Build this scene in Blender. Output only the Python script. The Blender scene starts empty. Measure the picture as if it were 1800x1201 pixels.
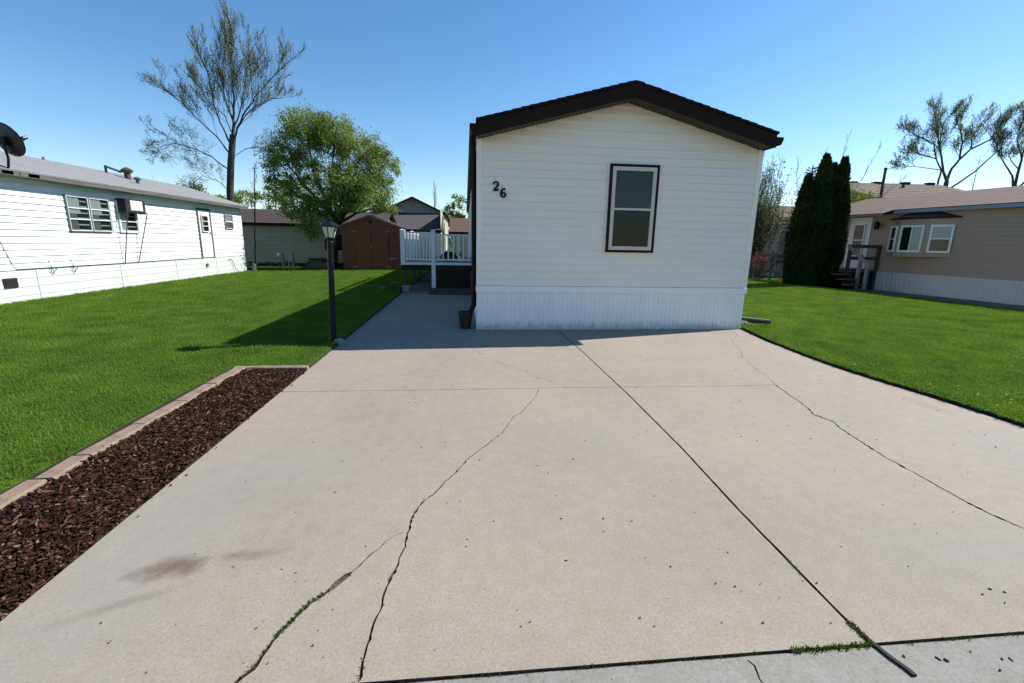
import bpy, math, random
from math import sin, cos, pi, radians, sqrt, atan2
from mathutils import Vector, Matrix, geometry, noise
random.seed(26)
R = random.random
def U(a, b): return a + (b - a) * R()
scene = bpy.context.scene
COL = scene.collection

# ------------------------------------------------------------------ mesh builder
class MB:
    def __init__(s): s.v = []; s.f = []; s.m = []; s.mi = 0
    def poly(s, pts):
        n = len(s.v); s.v += [tuple(p) for p in pts]; s.f.append(tuple(range(n, n + len(pts)))); s.m.append(s.mi); return s
    def box(s, x0, y0, z0, x1, y1, z1, M=None):
        c = [(x0,y0,z0),(x1,y0,z0),(x1,y1,z0),(x0,y1,z0),(x0,y0,z1),(x1,y0,z1),(x1,y1,z1),(x0,y1,z1)]
        if M: c = [tuple(M @ Vector(p)) for p in c]
        n = len(s.v); s.v += c
        for f in ((0,3,2,1),(4,5,6,7),(0,1,5,4),(1,2,6,5),(2,3,7,6),(3,0,4,7)):
            s.f.append(tuple(n + i for i in f)); s.m.append(s.mi)
        return s
    def tube(s, pts, rad, n=8, cap=True):
        P = [Vector(p) for p in pts]; k = len(P)
        if not hasattr(rad, '__len__'): rad = [rad] * k
        base = len(s.v); prev = None
        for i in range(k):
            d = (P[min(i+1,k-1)] - P[max(i-1,0)])
            if d.length < 1e-9: d = Vector((0,0,1))
            d.normalize()
            if prev is None:
                a = Vector((0,0,1)) if abs(d.z) < .9 else Vector((1,0,0))
                prev = d.cross(a).normalized()
            u = (prev - d * prev.dot(d))
            if u.length < 1e-6: u = d.orthogonal()
            u.normalize(); prev = u; w = d.cross(u)
            for j in range(n):
                a = 2*pi*j/n; q = P[i] + (u*cos(a) + w*sin(a)) * rad[i]; s.v.append((q.x,q.y,q.z))
        for i in range(k-1):
            for j in range(n):
                a = base + i*n + j; b = base + i*n + (j+1) % n
                s.f.append((a, b, b+n, a+n)); s.m.append(s.mi)
        if cap:
            s.f.append(tuple(base + j for j in range(n))[::-1]); s.m.append(s.mi)
            s.f.append(tuple(base + (k-1)*n + j for j in range(n))); s.m.append(s.mi)
        return s
    def lathe(s, prof, cx=0, cy=0, n=16):
        b = len(s.v)
        for r, z in prof:
            for j in range(n):
                a = 2*pi*j/n; s.v.append((cx + r*cos(a), cy + r*sin(a), z))
        for i in range(len(prof)-1):
            for j in range(n):
                a = b+i*n+j; c = b+i*n+(j+1) % n
                s.f.append((a, c, c+n, a+n)); s.m.append(s.mi)
        s.f.append(tuple(b+j for j in range(n))[::-1]); s.m.append(s.mi)
        s.f.append(tuple(b+(len(prof)-1)*n+j for j in range(n))); s.m.append(s.mi)
        return s
    def build(s, name, mats, parent=None, smooth=False, M=None, bevel=0):
        me = bpy.data.meshes.new(name); me.from_pydata(s.v, [], s.f)
        if not isinstance(mats, (list, tuple)): mats = [mats]
        for m in mats: me.materials.append(m)
        if len(mats) > 1: me.polygons.foreach_set('material_index', s.m)
        if smooth: me.polygons.foreach_set('use_smooth', [True]*len(s.f))
        me.update()
        o = bpy.data.objects.new(name, me); COL.objects.link(o)
        if M: o.matrix_world = M
        if parent: o.parent = parent
        if bevel:
            b = o.modifiers.new('bevel', 'BEVEL'); b.width = bevel; b.segments = 2; b.limit_method = 'ANGLE'
        return o

def tag(o, label=None, cat=None, group=None, kind=None):
    if label: o['label'] = label
    if cat: o['category'] = cat
    if group: o['group'] = group
    if kind: o['kind'] = kind
    return o
def thing(name, label, cat, loc=(0,0,0), rz=0, group=None):
    o = bpy.data.objects.new(name, None); COL.objects.link(o); o.empty_display_size = .2
    o.location = loc; o.rotation_euler = (0,0,rz); return tag(o, label, cat, group)

# ------------------------------------------------------------------ materials
def newmat(name):
    m = bpy.data.materials.new(name); m.use_nodes = True; nt = m.node_tree
    return m, nt, nt.nodes, nt.links, nt.nodes['Principled BSDF']
def ramp(N, stops):
    r = N.new('ShaderNodeValToRGB'); e = r.color_ramp.elements
    while len(e) < len(stops): e.new(.5)
    for i, (p, c) in enumerate(stops): e[i].position = p; e[i].color = tuple(c) + (1,)
    return r
def mat(name, col, rough=.6, var=.12, scale=6, bump=0, bscale=60, metal=0, spec=.5, coord='Object', stretch=None, island=0, dirt=None):
    """principled with two-scale noise variation of the base colour"""
    m, nt, N, L, B = newmat(name)
    B.inputs['Roughness'].default_value = rough; B.inputs['Metallic'].default_value = metal
    B.inputs['Specular IOR Level'].default_value = spec
    tc = N.new('ShaderNodeTexCoord'); src = tc.outputs[coord]
    if stretch:
        mp = N.new('ShaderNodeMapping'); mp.inputs['Scale'].default_value = stretch; L.new(src, mp.inputs[0]); src = mp.outputs[0]
    n1 = N.new('ShaderNodeTexNoise'); n1.inputs['Scale'].default_value = scale; n1.inputs['Detail'].default_value = 6; L.new(src, n1.inputs[0])
    lo = [c*(1-var) for c in col]; hi = [min(1, c*(1+var)) for c in col]
    r = ramp(N, [(.3, lo), (.7, hi)]); L.new(n1.outputs[0], r.inputs[0]); out = r.outputs[0]
    if island:
        g = N.new('ShaderNodeNewGeometry'); h = N.new('ShaderNodeHueSaturation')
        mr = N.new('ShaderNodeMapRange'); mr.inputs[3].default_value = 1-island; mr.inputs[4].default_value = 1+island
        L.new(g.outputs['Random Per Island'], mr.inputs[0]); L.new(mr.outputs[0], h.inputs['Value']); L.new(out, h.inputs['Color']); out = h.outputs[0]
    if dirt:
        n2 = N.new('ShaderNodeTexNoise'); n2.inputs['Scale'].default_value = dirt[1]; n2.inputs['Detail'].default_value = 8; n2.inputs['Roughness'].default_value = .65
        L.new(src, n2.inputs[0]); rr = ramp(N, [(.52, (0,0,0)), (.75, (1,1,1))]); L.new(n2.outputs[0], rr.inputs[0])
        mx = N.new('ShaderNodeMix'); mx.data_type = 'RGBA'; ml = N.new('ShaderNodeMath'); ml.operation = 'MULTIPLY'; ml.inputs[1].default_value = dirt[2]
        L.new(rr.outputs[0], ml.inputs[0]); L.new(ml.outputs[0], mx.inputs[0]); L.new(out, mx.inputs[6]); mx.inputs[7].default_value = tuple(dirt[0])+(1,); out = mx.outputs[2]
    L.new(out, B.inputs['Base Color'])
    if bump:
        nb = N.new('ShaderNodeTexNoise'); nb.inputs['Scale'].default_value = bscale; nb.inputs['Detail'].default_value = 5; L.new(src, nb.inputs[0])
        bp = N.new('ShaderNodeBump'); bp.inputs['Strength'].default_value = bump; bp.inputs['Distance'].default_value = .01
        L.new(nb.outputs[0], bp.inputs['Height']); L.new(bp.outputs[0], B.inputs['Normal'])
    return m
def leafmat(name, c1, c2, trans=.35, nscale=.8, rough=.6):
    m, nt, N, L, B = newmat(name); N.remove(B); out = N['Material Output']
    g = N.new('ShaderNodeNewGeometry'); n1 = N.new('ShaderNodeTexNoise'); n1.inputs['Scale'].default_value = nscale; n1.inputs['Detail'].default_value = 3
    L.new(g.outputs['Position'], n1.inputs[0])
    ad = N.new('ShaderNodeMath'); ad.operation = 'MULTIPLY_ADD'; ad.inputs[1].default_value = .55; L.new(g.outputs['Random Per Island'], ad.inputs[0])
    m2 = N.new('ShaderNodeMath'); m2.operation = 'MULTIPLY_ADD'; m2.inputs[1].default_value = 1.6; m2.inputs[2].default_value = -.58; L.new(n1.outputs[0], m2.inputs[0]); L.new(m2.outputs[0], ad.inputs[2])
    r = ramp(N, [(0, c1), (1, c2)]); L.new(ad.outputs[0], r.inputs[0])
    d = N.new('ShaderNodeBsdfDiffuse'); t = N.new('ShaderNodeBsdfTranslucent'); mx = N.new('ShaderNodeMixShader'); mx.inputs[0].default_value = trans
    gl = N.new('ShaderNodeBsdfGlossy'); gl.inputs['Roughness'].default_value = .45; gl.inputs[0].default_value = (.6,.6,.6,1)
    mg = N.new('ShaderNodeMixShader'); mg.inputs[0].default_value = .015
    L.new(r.outputs[0], d.inputs[0]); L.new(r.outputs[0], t.inputs[0]); L.new(d.outputs[0], mx.inputs[1]); L.new(t.outputs[0], mx.inputs[2])
    L.new(mx.outputs[0], mg.inputs[1]); L.new(gl.outputs[0], mg.inputs[2]); L.new(mg.outputs[0], out.inputs[0]); return m
def glassmat(name, tint=(.9,.95,.93), refl=1.0):
    m, nt, N, L, B = newmat(name); N.remove(B); out = N['Material Output']
    t = N.new('ShaderNodeBsdfTransparent'); t.inputs[0].default_value = tuple(tint)+(1,)
    g = N.new('ShaderNodeBsdfGlossy'); g.inputs['Roughness'].default_value = .03
    f = N.new('ShaderNodeFresnel'); f.inputs[0].default_value = 1.5; ml = N.new('ShaderNodeMath'); ml.operation = 'MULTIPLY'; ml.inputs[1].default_value = refl*.6; ml.use_clamp = True
    L.new(f.outputs[0], ml.inputs[0]); mx = N.new('ShaderNodeMixShader'); L.new(ml.outputs[0], mx.inputs[0]); L.new(t.outputs[0], mx.inputs[1]); L.new(g.outputs[0], mx.inputs[2]); L.new(mx.outputs[0], out.inputs[0]); return m

M_sid   = mat('cream_vinyl_siding', (0.86,0.765,0.645), .45, .035, .9, dirt=((.70,.62,.52), 2.2, .15), bump=.06, bscale=35, stretch=(1,1,4))
M_trimc = mat('cream_vinyl_trim', (0.88,0.79,0.68), .45, .03, 2)
M_skirt = mat('white_ribbed_skirting', (0.86,0.84,0.82), .4, .03, 2, dirt=((.42,.40,.36), 1.5, .12), stretch=(3,3,.6))
def splash(m, col, top, amt):
    nt = m.node_tree; N = nt.nodes; L = nt.links; B = N['Principled BSDF']; src = B.inputs['Base Color'].links[0].from_socket
    tc = N.new('ShaderNodeTexCoord'); sp = N.new('ShaderNodeSeparateXYZ'); L.new(tc.outputs['Object'], sp.inputs[0])
    nz = N.new('ShaderNodeTexNoise'); nz.inputs['Scale'].default_value = 9; nz.inputs['Detail'].default_value = 7; L.new(tc.outputs['Object'], nz.inputs[0])
    a = N.new('ShaderNodeMath'); a.operation = 'MULTIPLY_ADD'; a.inputs[1].default_value = -.22; L.new(nz.outputs[0], a.inputs[0]); L.new(sp.outputs[2], a.inputs[2])
    mr = N.new('ShaderNodeMapRange'); mr.inputs[1].default_value = top-.16; mr.inputs[2].default_value = -.12; mr.inputs[3].default_value = 0; mr.inputs[4].default_value = amt; L.new(a.outputs[0], mr.inputs[0])
    mx = N.new('ShaderNodeMix'); mx.data_type = 'RGBA'; L.new(mr.outputs[0], mx.inputs[0]); L.new(src, mx.inputs[6]); mx.inputs[7].default_value = tuple(col)+(1,); L.new(mx.outputs[2], B.inputs['Base Color'])
splash(M_skirt, (.34,.29,.23), .20, .8)
M_roof  = mat('dark_shingles', (0.022,0.016,0.014), .9, .35, 9, bump=.4, bscale=90, spec=.1)
M_fascia= mat('dark_brown_aluminium', (0.017,0.0095,0.007), .6, .12, 4, spec=.12)
M_soffit= mat('brown_vented_soffit', (0.028,0.016,0.011), .5, .15, 5)
M_black = mat('black_painted_metal', (0.006,0.006,0.007), .38, .2, 12, spec=.2)
M_white = mat('white_vinyl', (0.62,0.64,0.65), .4, .03, 3)
M_frame = mat('beige_window_frame', (0.58,0.51,0.45), .45, .04, 3)
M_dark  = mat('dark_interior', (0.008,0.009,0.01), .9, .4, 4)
M_blind = mat('grey_green_blind', (0.115,0.125,0.1), .8, .12, 3, stretch=(2,2,30))
M_shade = mat('pale_blind', (0.58,0.6,0.6), .8, .06, 3, stretch=(1,1,25))
M_curt  = mat('beige_curtain', (0.22,0.2,0.17), .9, .2, 8, stretch=(12,12,.6))
M_glass = glassmat('window_glass', (.72,.78,.76))
M_lwall = mat('white_aluminium_siding', (0.6,0.62,0.63), .4, .02, 1.2, dirt=((.42,.42,.40), 1.7, .14), stretch=(1,1,5))
M_lskirt= mat('pale_grey_skirting', (0.46,0.49,0.47), .5, .05, 1.5, dirt=((.26,.28,.23), 2.4, .25), stretch=(1,1,3))
M_lroof = mat('grey_shingles', (0.185,0.19,0.192), .95, .18, 14, bump=.5, bscale=70, dirt=((.12,.122,.125), 1.3, .4))
M_grtrim= mat('grey_weathered_fascia', (0.075,0.073,0.07), .7, .3, 5, stretch=(1,.3,6))
splash(M_lskirt, (.22,.24,.14), .14, .8)
M_rwall = mat('tan_vinyl_siding', (0.275,0.215,0.165), .5, .04, 1.2, dirt=((.20,.16,.13), 2, .15), stretch=(1,1,5))
M_rroof = mat('brown_red_shingles', (0.1,0.062,0.049), .95, .22, 12, bump=.5, bscale=70, dirt=((.055,.04,.035), 1.5, .4))
M_rskirt= mat('white_skirting', (0.42,0.43,0.43), .5, .03, 2)
M_shed  = mat('brown_board_siding', (0.13,0.036,0.012), .7, .16, 3, stretch=(6,6,1), dirt=((.06,.018,.008), 3, .35))
M_shedt = mat('sunlit_rake_tint', (0.22,0.155,0.125), .7, .1, 4)
M_gsid  = mat('grey_green_siding', (0.34,0.3,0.2), .6, .08, 2, dirt=((.08,.085,.06), 1.8, .35), stretch=(1,1,4))
M_broof = mat('old_brown_shingles', (0.05,0.036,0.033), .95, .25, 10, bump=.4, bscale=60)
M_tan   = mat('pale_tan_siding', (0.25,0.235,0.19), .6, .06, 2, stretch=(1,1,4))
M_groof = mat('charcoal_shingles', (0.05,0.043,0.046), .95, .2, 10, bump=.4, bscale=60)
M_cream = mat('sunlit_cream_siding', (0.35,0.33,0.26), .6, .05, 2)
M_wood  = mat('weathered_wood', (0.06,0.042,0.033), .8, .25, 6, stretch=(1,8,8), dirt=((.035,.025,.02), 5, .4))
M_greyw = mat('grey_painted_wood', (0.19,0.18,0.18), .75, .15, 8)
M_curb  = mat('tan_concrete_edging', (0.2,0.143,0.105), .9, .2, 9, bump=.7, bscale=120, dirt=((.11,.078,.055), 7, .6))
M_soil  = mat('dark_soil', (0.017,0.013,0.009), 1, .4, 18, bump=1, bscale=60)
M_stone = mat('pale_stone', (0.22,0.21,0.19), .9, .2, 12, bump=.6, bscale=60)
M_gal   = mat('grey_metal_box', (0.14,0.15,0.16), .5, .12, 6, metal=.2)
M_bark  = mat('grey_brown_bark', (0.034,0.029,0.026), .95, .35, 9, bump=1, bscale=30, stretch=(6,6,1))
M_barkg = mat('grey_spring_bark', (.055,.048,.044), .95, .3, 5)
M_twig  = mat('dark_twigs', (0.02,0.016,0.014), .95, .25, 4)
M_barkp = mat('pale_twigs', (0.055,0.045,0.032), .95, .25, 4)
M_pot   = mat('terracotta', (.30,.11,.045), .8, .2, 9)
M_red   = leafmat('red_leaves', (.09,.006,.014), (.25,.02,.035), .35)
M_blue  = mat('navy_fabric', (.013,.011,.03), .9, .3, 9)
M_asph  = mat('asphalt', (.05,.05,.05), .95, .25, 30, bump=.8, bscale=200)
M_teal  = mat('blue_grey_paint', (0.17,0.21,0.26), .6, .1, 5)
M_bud   = leafmat('budding_leaves', (.16,.19,.08), (.36,.40,.17), .35)
M_green = leafmat('fresh_green_leaves', (.075,.12,.024), (.28,.345,.07), .45, 1.1)
M_green2= leafmat('yellow_green_leaves', (.10,.14,.03), (.30,.35,.075), .4, .9)
M_far   = leafmat('far_leaves', (.045,.07,.025), (.13,.16,.055), .3, .5)
M_cyp   = leafmat('dark_evergreen', (.005,.013,.005), (.028,.050,.014), .12, 1.2)
M_spruce= leafmat('bluish_evergreen', (.010,.012,.009), (.035,.036,.024), .15, 1.2)
M_willow= leafmat('pale_willow_leaves', (.12,.15,.07), (.32,.36,.18), .35, 1.2)
M_grass = leafmat('mown_grass', (.060,.130,.012), (.180,.285,.030), .48, 2.0)
M_weed  = leafmat('crack_weeds', (.04,.07,.012), (.13,.19,.03), .3, 9)
M_yel   = mat('yellow_petals', (.75,.55,.02), .7, .1, 9)
M_frost = mat('frosted_lantern_glass', (.55,.56,.50), .35, .1, 6, stretch=(6,6,1))
M_litter= mat('brown_litter', (.09,.06,.042), .9, .3, 60, island=.6)
M_tire  = mat('black_plastic', (0.007,0.007,0.007), .45, .2, 9)

M_jdirt = mat('dirt_in_joints', (.070,.052,.040), 1, .5, 25, bump=1, bscale=90)
def mulchmat():
    m, nt, N, L, B = newmat('shredded_bark_mulch'); g = N.new('ShaderNodeNewGeometry')
    r = ramp(N, [(0,(.006,.003,.002)), (.35,(.021,.008,.0055)), (.72,(.050,.019,.013)), (.93,(.095,.046,.032)), (1,(.19,.13,.10))]); L.new(g.outputs['Random Per Island'], r.inputs[0])
    n = N.new('ShaderNodeTexNoise'); n.inputs['Scale'].default_value = 60; L.new(g.outputs['Position'], n.inputs[0])
    mx = N.new('ShaderNodeMix'); mx.data_type='RGBA'; mx.blend_type='MULTIPLY'; mx.inputs[0].default_value=.8; rr = ramp(N, [(.3,(.5,.5,.5)),(.7,(1.3,1.3,1.3))]); L.new(n.outputs[0], rr.inputs[0])
    L.new(r.outputs[0], mx.inputs[6]); L.new(rr.outputs[0], mx.inputs[7]); L.new(mx.outputs[2], B.inputs['Base Color']); B.inputs['Roughness'].default_value=.85; B.inputs['Specular IOR Level'].default_value=.12; return m
M_mulch = mulchmat()

def concrete(name, base, stains=()):
    m, nt, N, L, B = newmat(name); tc = N.new('ShaderNodeTexCoord'); P = tc.outputs['Object']
    def nz(s, d=6, r=.6):
        n = N.new('ShaderNodeTexNoise'); n.inputs['Scale'].default_value = s; n.inputs['Detail'].default_value = d; n.inputs['Roughness'].default_value = r; L.new(P, n.inputs[0]); return n.outputs[0]
    def mixc(a, b, fac, mode='MIX'):
        x = N.new('ShaderNodeMix'); x.data_type = 'RGBA'; x.blend_type = mode
        if hasattr(fac, 'links'): L.new(fac, x.inputs[0])
        else: x.inputs[0].default_value = fac
        for i, q in ((6, a), (7, b)):
            if hasattr(q, 'links'): L.new(q, x.inputs[i])
            else: x.inputs[i].default_value = tuple(q)+(1,)
        return x.outputs[2]
    b = Vector(base)
    r = ramp(N, [(.32, b*.90), (.5, b), (.68, (b[0]*1.07, b[1]*1.065, b[2]*1.06))]); L.new(nz(.55, 4), r.inputs[0]); c = r.outputs[0]
    r2 = ramp(N, [(.35, (.91,.90,.88)), (.65, (1.06,1.06,1.06))]); L.new(nz(9, 9, .75), r2.inputs[0]); c = mixc(c, r2.outputs[0], 1, 'MULTIPLY')
    r3 = ramp(N, [(.30, (.50,.48,.46)), (.42, (.86,.85,.84)), (.52, (1.02,1.02,1.02)), (.62, (1.14,1.14,1.13)), (.74, (1.5,1.47,1.42))]); L.new(nz(85, 6, .85), r3.inputs[0]); c = mixc(c, r3.outputs[0], 1, 'MULTIPLY')
    # small pits
    vo = N.new('ShaderNodeTexVoronoi'); vo.inputs['Scale'].default_value = 22; L.new(P, vo.inputs[0])
    th = N.new('ShaderNodeMath'); th.operation = 'LESS_THAN'; th.inputs[1].default_value = .085; L.new(vo.outputs['Distance'], th.inputs[0])
    sp = N.new('ShaderNodeSeparateColor'); L.new(vo.outputs['Color'], sp.inputs[0])
    t2 = N.new('ShaderNodeMath'); t2.operation = 'GREATER_THAN'; t2.inputs[1].default_value = .72; L.new(sp.outputs[0], t2.inputs[0])
    pit = N.new('ShaderNodeMath'); pit.operation = 'MULTIPLY'; L.new(th.outputs[0], pit.inputs[0]); L.new(t2.outputs[0], pit.inputs[1])
    p2 = N.new('ShaderNodeMath'); p2.operation = 'MULTIPLY'; p2.inputs[1].default_value = .6; L.new(pit.outputs[0], p2.inputs[0])
    c = mixc(c, (.06,.05,.04), p2.outputs[0])
    n7 = nz(7, 6, .7)
    for (cx, cy, rx, ry, rot, col, st) in stains:
        mp = N.new('ShaderNodeMapping'); mp.vector_type = 'TEXTURE'; mp.inputs['Location'].default_value = (cx, cy, 0); mp.inputs['Rotation'].default_value = (0,0,rot); mp.inputs['Scale'].default_value = (rx, ry, 1)
        L.new(P, mp.inputs[0]); ln = N.new('ShaderNodeVectorMath'); ln.operation = 'LENGTH'; L.new(mp.outputs[0], ln.inputs[0])
        a = N.new('ShaderNodeMath'); a.operation = 'MULTIPLY_ADD'; a.inputs[1].default_value = 2.2; L.new(n7, a.inputs[0])
        s2 = N.new('ShaderNodeMath'); s2.operation = 'SUBTRACT'; s2.inputs[0].default_value = 0; L.new(ln.outputs['Value'], s2.inputs[1]); L.new(s2.outputs[0], a.inputs[2])
        mr = N.new('ShaderNodeMapRange'); mr.inputs[1].default_value = .15; mr.inputs[2].default_value = 1.0; mr.inputs[4].default_value = st; L.new(a.outputs[0], mr.inputs[0])
        c = mixc(c, col, mr.outputs[0])
    L.new(c, B.inputs['Base Color']); B.inputs['Roughness'].default_value = .85; B.inputs['Specular IOR Level'].default_value = .3
    bp = N.new('ShaderNodeBump'); bp.inputs['Strength'].default_value = .35; bp.inputs['Distance'].default_value = .004; L.new(nz(140, 4, .8), bp.inputs['Height'])
    L.new(bp.outputs[0], B.inputs['Normal']); return m
M_conc = concrete('driveway_concrete', (.256,.224,.187), [
    (.9,-4.6,.7,.6,0,(.225,.215,.19),0.36), (3.2,-4.2,.9,.5,.4,(.21,.20,.18),0.36), (3.0,-4.6,.6,.35,.4,(.18,.155,.13),0.15), (-1.2,-4.9,.55,.6,0,(.205,.20,.185),0.36), (-1.75,-5.6,.55,1.6,0,(.205,.205,.192),0.48), (.4,-6.1,.9,.3,0,(.235,.20,.17),0.21),
    (4.35,-4.0,.10,.5,0,(.14,.125,.085),0.30), (2.4,-2.1,1.1,.3,.1,(.19,.165,.13),0.21), (4.1,-5.0,.8,1.1,0,(.195,.195,.18),0.42), (2.4,-6.0,1.3,.5,0,(.20,.195,.18),0.36), (-.6,-1.9,.5,.25,.2,(.205,.19,.165),.4),
    (-1.56,-5.86,.24,.10,.25,(.085,.052,.034),.75), (-1.30,-5.79,.30,.05,.12,(.12,.085,.06),.5), (-1.62,-6.06,.34,.04,.45,(.13,.10,.075),.4)])
M_apron = concrete('apron_concrete', (.205,.198,.180))
M_walk  = concrete('walk_concrete', (.14,.135,.125))

def lawnmat():
    m, nt, N, L, B = newmat('lawn_turf'); tc = N.new('ShaderNodeTexCoord')
    n = N.new('ShaderNodeTexNoise'); n.inputs['Scale'].default_value = 1.1; n.inputs['Detail'].default_value = 8; n.inputs['Roughness'].default_value = .7; L.new(tc.outputs['Object'], n.inputs[0])
    r = ramp(N, [(.3,(.036,.078,.007)), (.5,(.058,.11,.010)), (.72,(.085,.14,.013))]); L.new(n.outputs[0], r.inputs[0])
    n2 = N.new('ShaderNodeTexNoise'); n2.inputs['Scale'].default_value = 90; n2.inputs['Detail'].default_value = 4; L.new(tc.outputs['Object'], n2.inputs[0])
    mx = N.new('ShaderNodeMix'); mx.data_type='RGBA'; mx.blend_type='MULTIPLY'; mx.inputs[0].default_value=.7; r2 = ramp(N, [(.35,(.45,.45,.45)),(.65,(1.2,1.2,1.2))]); L.new(n2.outputs[0], r2.inputs[0])
    L.new(r.outputs[0], mx.inputs[6]); L.new(r2.outputs[0], mx.inputs[7]); L.new(mx.outputs[2], B.inputs['Base Color']); B.inputs['Roughness'].default_value = 1; B.inputs['Specular IOR Level'].default_value = .1
    bp = N.new('ShaderNodeBump'); bp.inputs['Strength'].default_value = .8; bp.inputs['Distance'].default_value = .02; L.new(n2.outputs[0], bp.inputs['Height']); L.new(bp.outputs[0], B.inputs['Normal']); return m
M_lawn = lawnmat()

# ------------------------------------------------------------------ camera, sun, sky
f_px = 796.8634936915957; pitch = 0.21644936991763714; roll = 0.019108352258573366; yaw = 0.10412830512100409
cpos = Vector((-0.19891025262039788, -7.831166520830747, 1.5097114175623632))
Fv = Vector((sin(yaw)*cos(pitch), cos(yaw)*cos(pitch), -sin(pitch))); Rv = Vector((cos(yaw), -sin(yaw), 0)); Uv = Rv.cross(Fv)
R2 = Rv*cos(roll) + Uv*sin(roll); U2 = -Rv*sin(roll) + Uv*cos(roll)
cam = bpy.data.cameras.new('camera'); co = bpy.data.objects.new('camera', cam); COL.objects.link(co)
cam.sensor_width = 36; cam.lens = f_px/1800*36; cam.clip_end = 2000; cam.clip_start = .05
Mx = Matrix((R2, U2, -Fv)).transposed().to_4x4(); Mx.translation = cpos; co.matrix_world = Mx
scene.camera = co

SD = Vector((1.077, .298, 1.0)).normalized()
elev = math.asin(SD.z); azim = atan2(SD.x, SD.y)
sun = bpy.data.lights.new('sun', 'SUN'); sun.energy = 4.0; sun.angle = radians(.53); sun.color = (1, .955, .88)
so = bpy.data.objects.new('sun', sun); COL.objects.link(so); so.rotation_euler = SD.to_track_quat('Z', 'Y').to_euler(); so.location = SD*40
w = bpy.data.worlds.new('World'); scene.world = w; w.use_nodes = True; nt = w.node_tree; bg = nt.nodes['Background']
sk = nt.nodes.new('ShaderNodeTexSky'); sk.sky_type = 'NISHITA'; sk.sun_disc = False; sk.sun_elevation = elev; sk.sun_rotation = azim
sk.air_density = 1.0; sk.dust_density = .2; sk.ozone_density = 2.2; sk.altitude = 200
hsv = nt.nodes.new('ShaderNodeHueSaturation'); hsv.inputs['Saturation'].default_value = 1.24; nt.links.new(sk.outputs[0], hsv.inputs['Color']); nt.links.new(hsv.outputs[0], bg.inputs[0]); bg.inputs[1].default_value = .078
scene.view_settings.view_transform = 'Standard'; scene.view_settings.look = 'None'; scene.view_settings.exposure = 1.15; scene.view_settings.gamma = 1

# ------------------------------------------------------------------ ground
def sstep(a, b, x):
    t = max(0, min(1, (x-a)/(b-a))); return t*t*(3-2*t)
DRV_R = [(.4,4.92),(-.07,4.88),(-.96,4.70),(-1.89,4.60),(-2.45,4.56),(-3.0,4.57),(-3.58,4.63),(-4.35,4.68),(-6.5,4.66)]
def drvr(y):
    for (y0,x0),(y1,x1) in zip(DRV_R, DRV_R[1:]):
        if y1 <= y <= y0: return x0+(x1-x0)*(y-y0)/(y1-y0)
    return 4.92 if y > 0 else 4.66
def hgt(x, y):
    h = .034 + .008*noise.noise(Vector((x*.7, y*.7, 0)))
    if x > 4.5:
        sx = 15.25 - (y-5)*.118        # facade line of the tan home
        d = sx - x                     # distance in front of the tan home
        crest = sstep(9.2, 3.9, d) * max(0, min(1, (d-1.5)/1.65))
        h += .105*crest*sstep(-5, 1, y)
        h -= .045*sstep(2.2, 1.5, d)
    return h
def frange(a, b, s):
    n = max(1, round((b-a)/s)); return [a+(b-a)*i/n for i in range(n)]
xs = [-300,-120,-60,-35,-22] + frange(-15,-2.89,.6) + [-2.89,-2.04] + frange(0,4.9,1.3)[1:] + [4.9] + frange(4.9,15.4,.35)[1:] + [15.4,19,26,40,80,160,300]
xs = sorted(set(xs)); ys = [-6.5] + frange(-6.2,-2.42,.12) + [-2.42] + frange(-2.42,0,.12)[1:] + frange(0,9,.35) + frange(9,21,1) + [21,30,50,90,180,320]
ys = sorted(set([round(y,4) for y in ys])); xs = sorted(set([round(x,4) for x in xs]))
def cellin(x, y):
    if -2.04 < x < 4.9 and y < 0: return False
    if -2.04 < x < 4.9 and 0 < y < 20: return False
    if -2.89 < x < -2.04 and y < -2.42: return False
    return True
mb = MB(); vid = {}
def lv(i, j):
    if (i,j) in vid: return vid[i,j]
    x, y = xs[i], ys[j]
    if abs(x-4.9) < 1e-6 and y <= 0: x = drvr(y) + .022*noise.noise(Vector((y*5, 2, 0))) + .024
    if abs(x+2.04) < 1e-6: x += .012*noise.noise(Vector((y*3, 7, 0)))
    vid[i,j] = len(mb.v); mb.v.append((x, y, hgt(x, y) if -20<x<20 and y<25 else .02)); return vid[i,j]
edges = {}
for i in range(len(xs)-1):
    for j in range(len(ys)-1):
        if cellin((xs[i]+xs[i+1])/2, (ys[j]+ys[j+1])/2):
            q = (lv(i,j), lv(i+1,j), lv(i+1,j+1), lv(i,j+1)); mb.f.append(q); mb.m.append(0)
            for a, b in zip(q, q[1:]+q[:1]):
                if (b,a) in edges: del edges[b,a]
                else: edges[a,b] = 1
mb.mi = 1
for a, b in list(edges):
    pa, pb = mb.v[a], mb.v[b]; n = len(mb.v); mb.v += [(pa[0],pa[1],-.05), (pb[0],pb[1],-.05)]; mb.f.append((b,a,n,n+1)); mb.m.append(1)
tag(mb.build('lawn', [M_lawn, M_soil], smooth=False), kind='structure')
tag(MB().poly([(-400,-60,-.045),(400,-60,-.045),(400,400,-.045),(-400,400,-.045)]).build('ground', M_soil), kind='structure')

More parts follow.
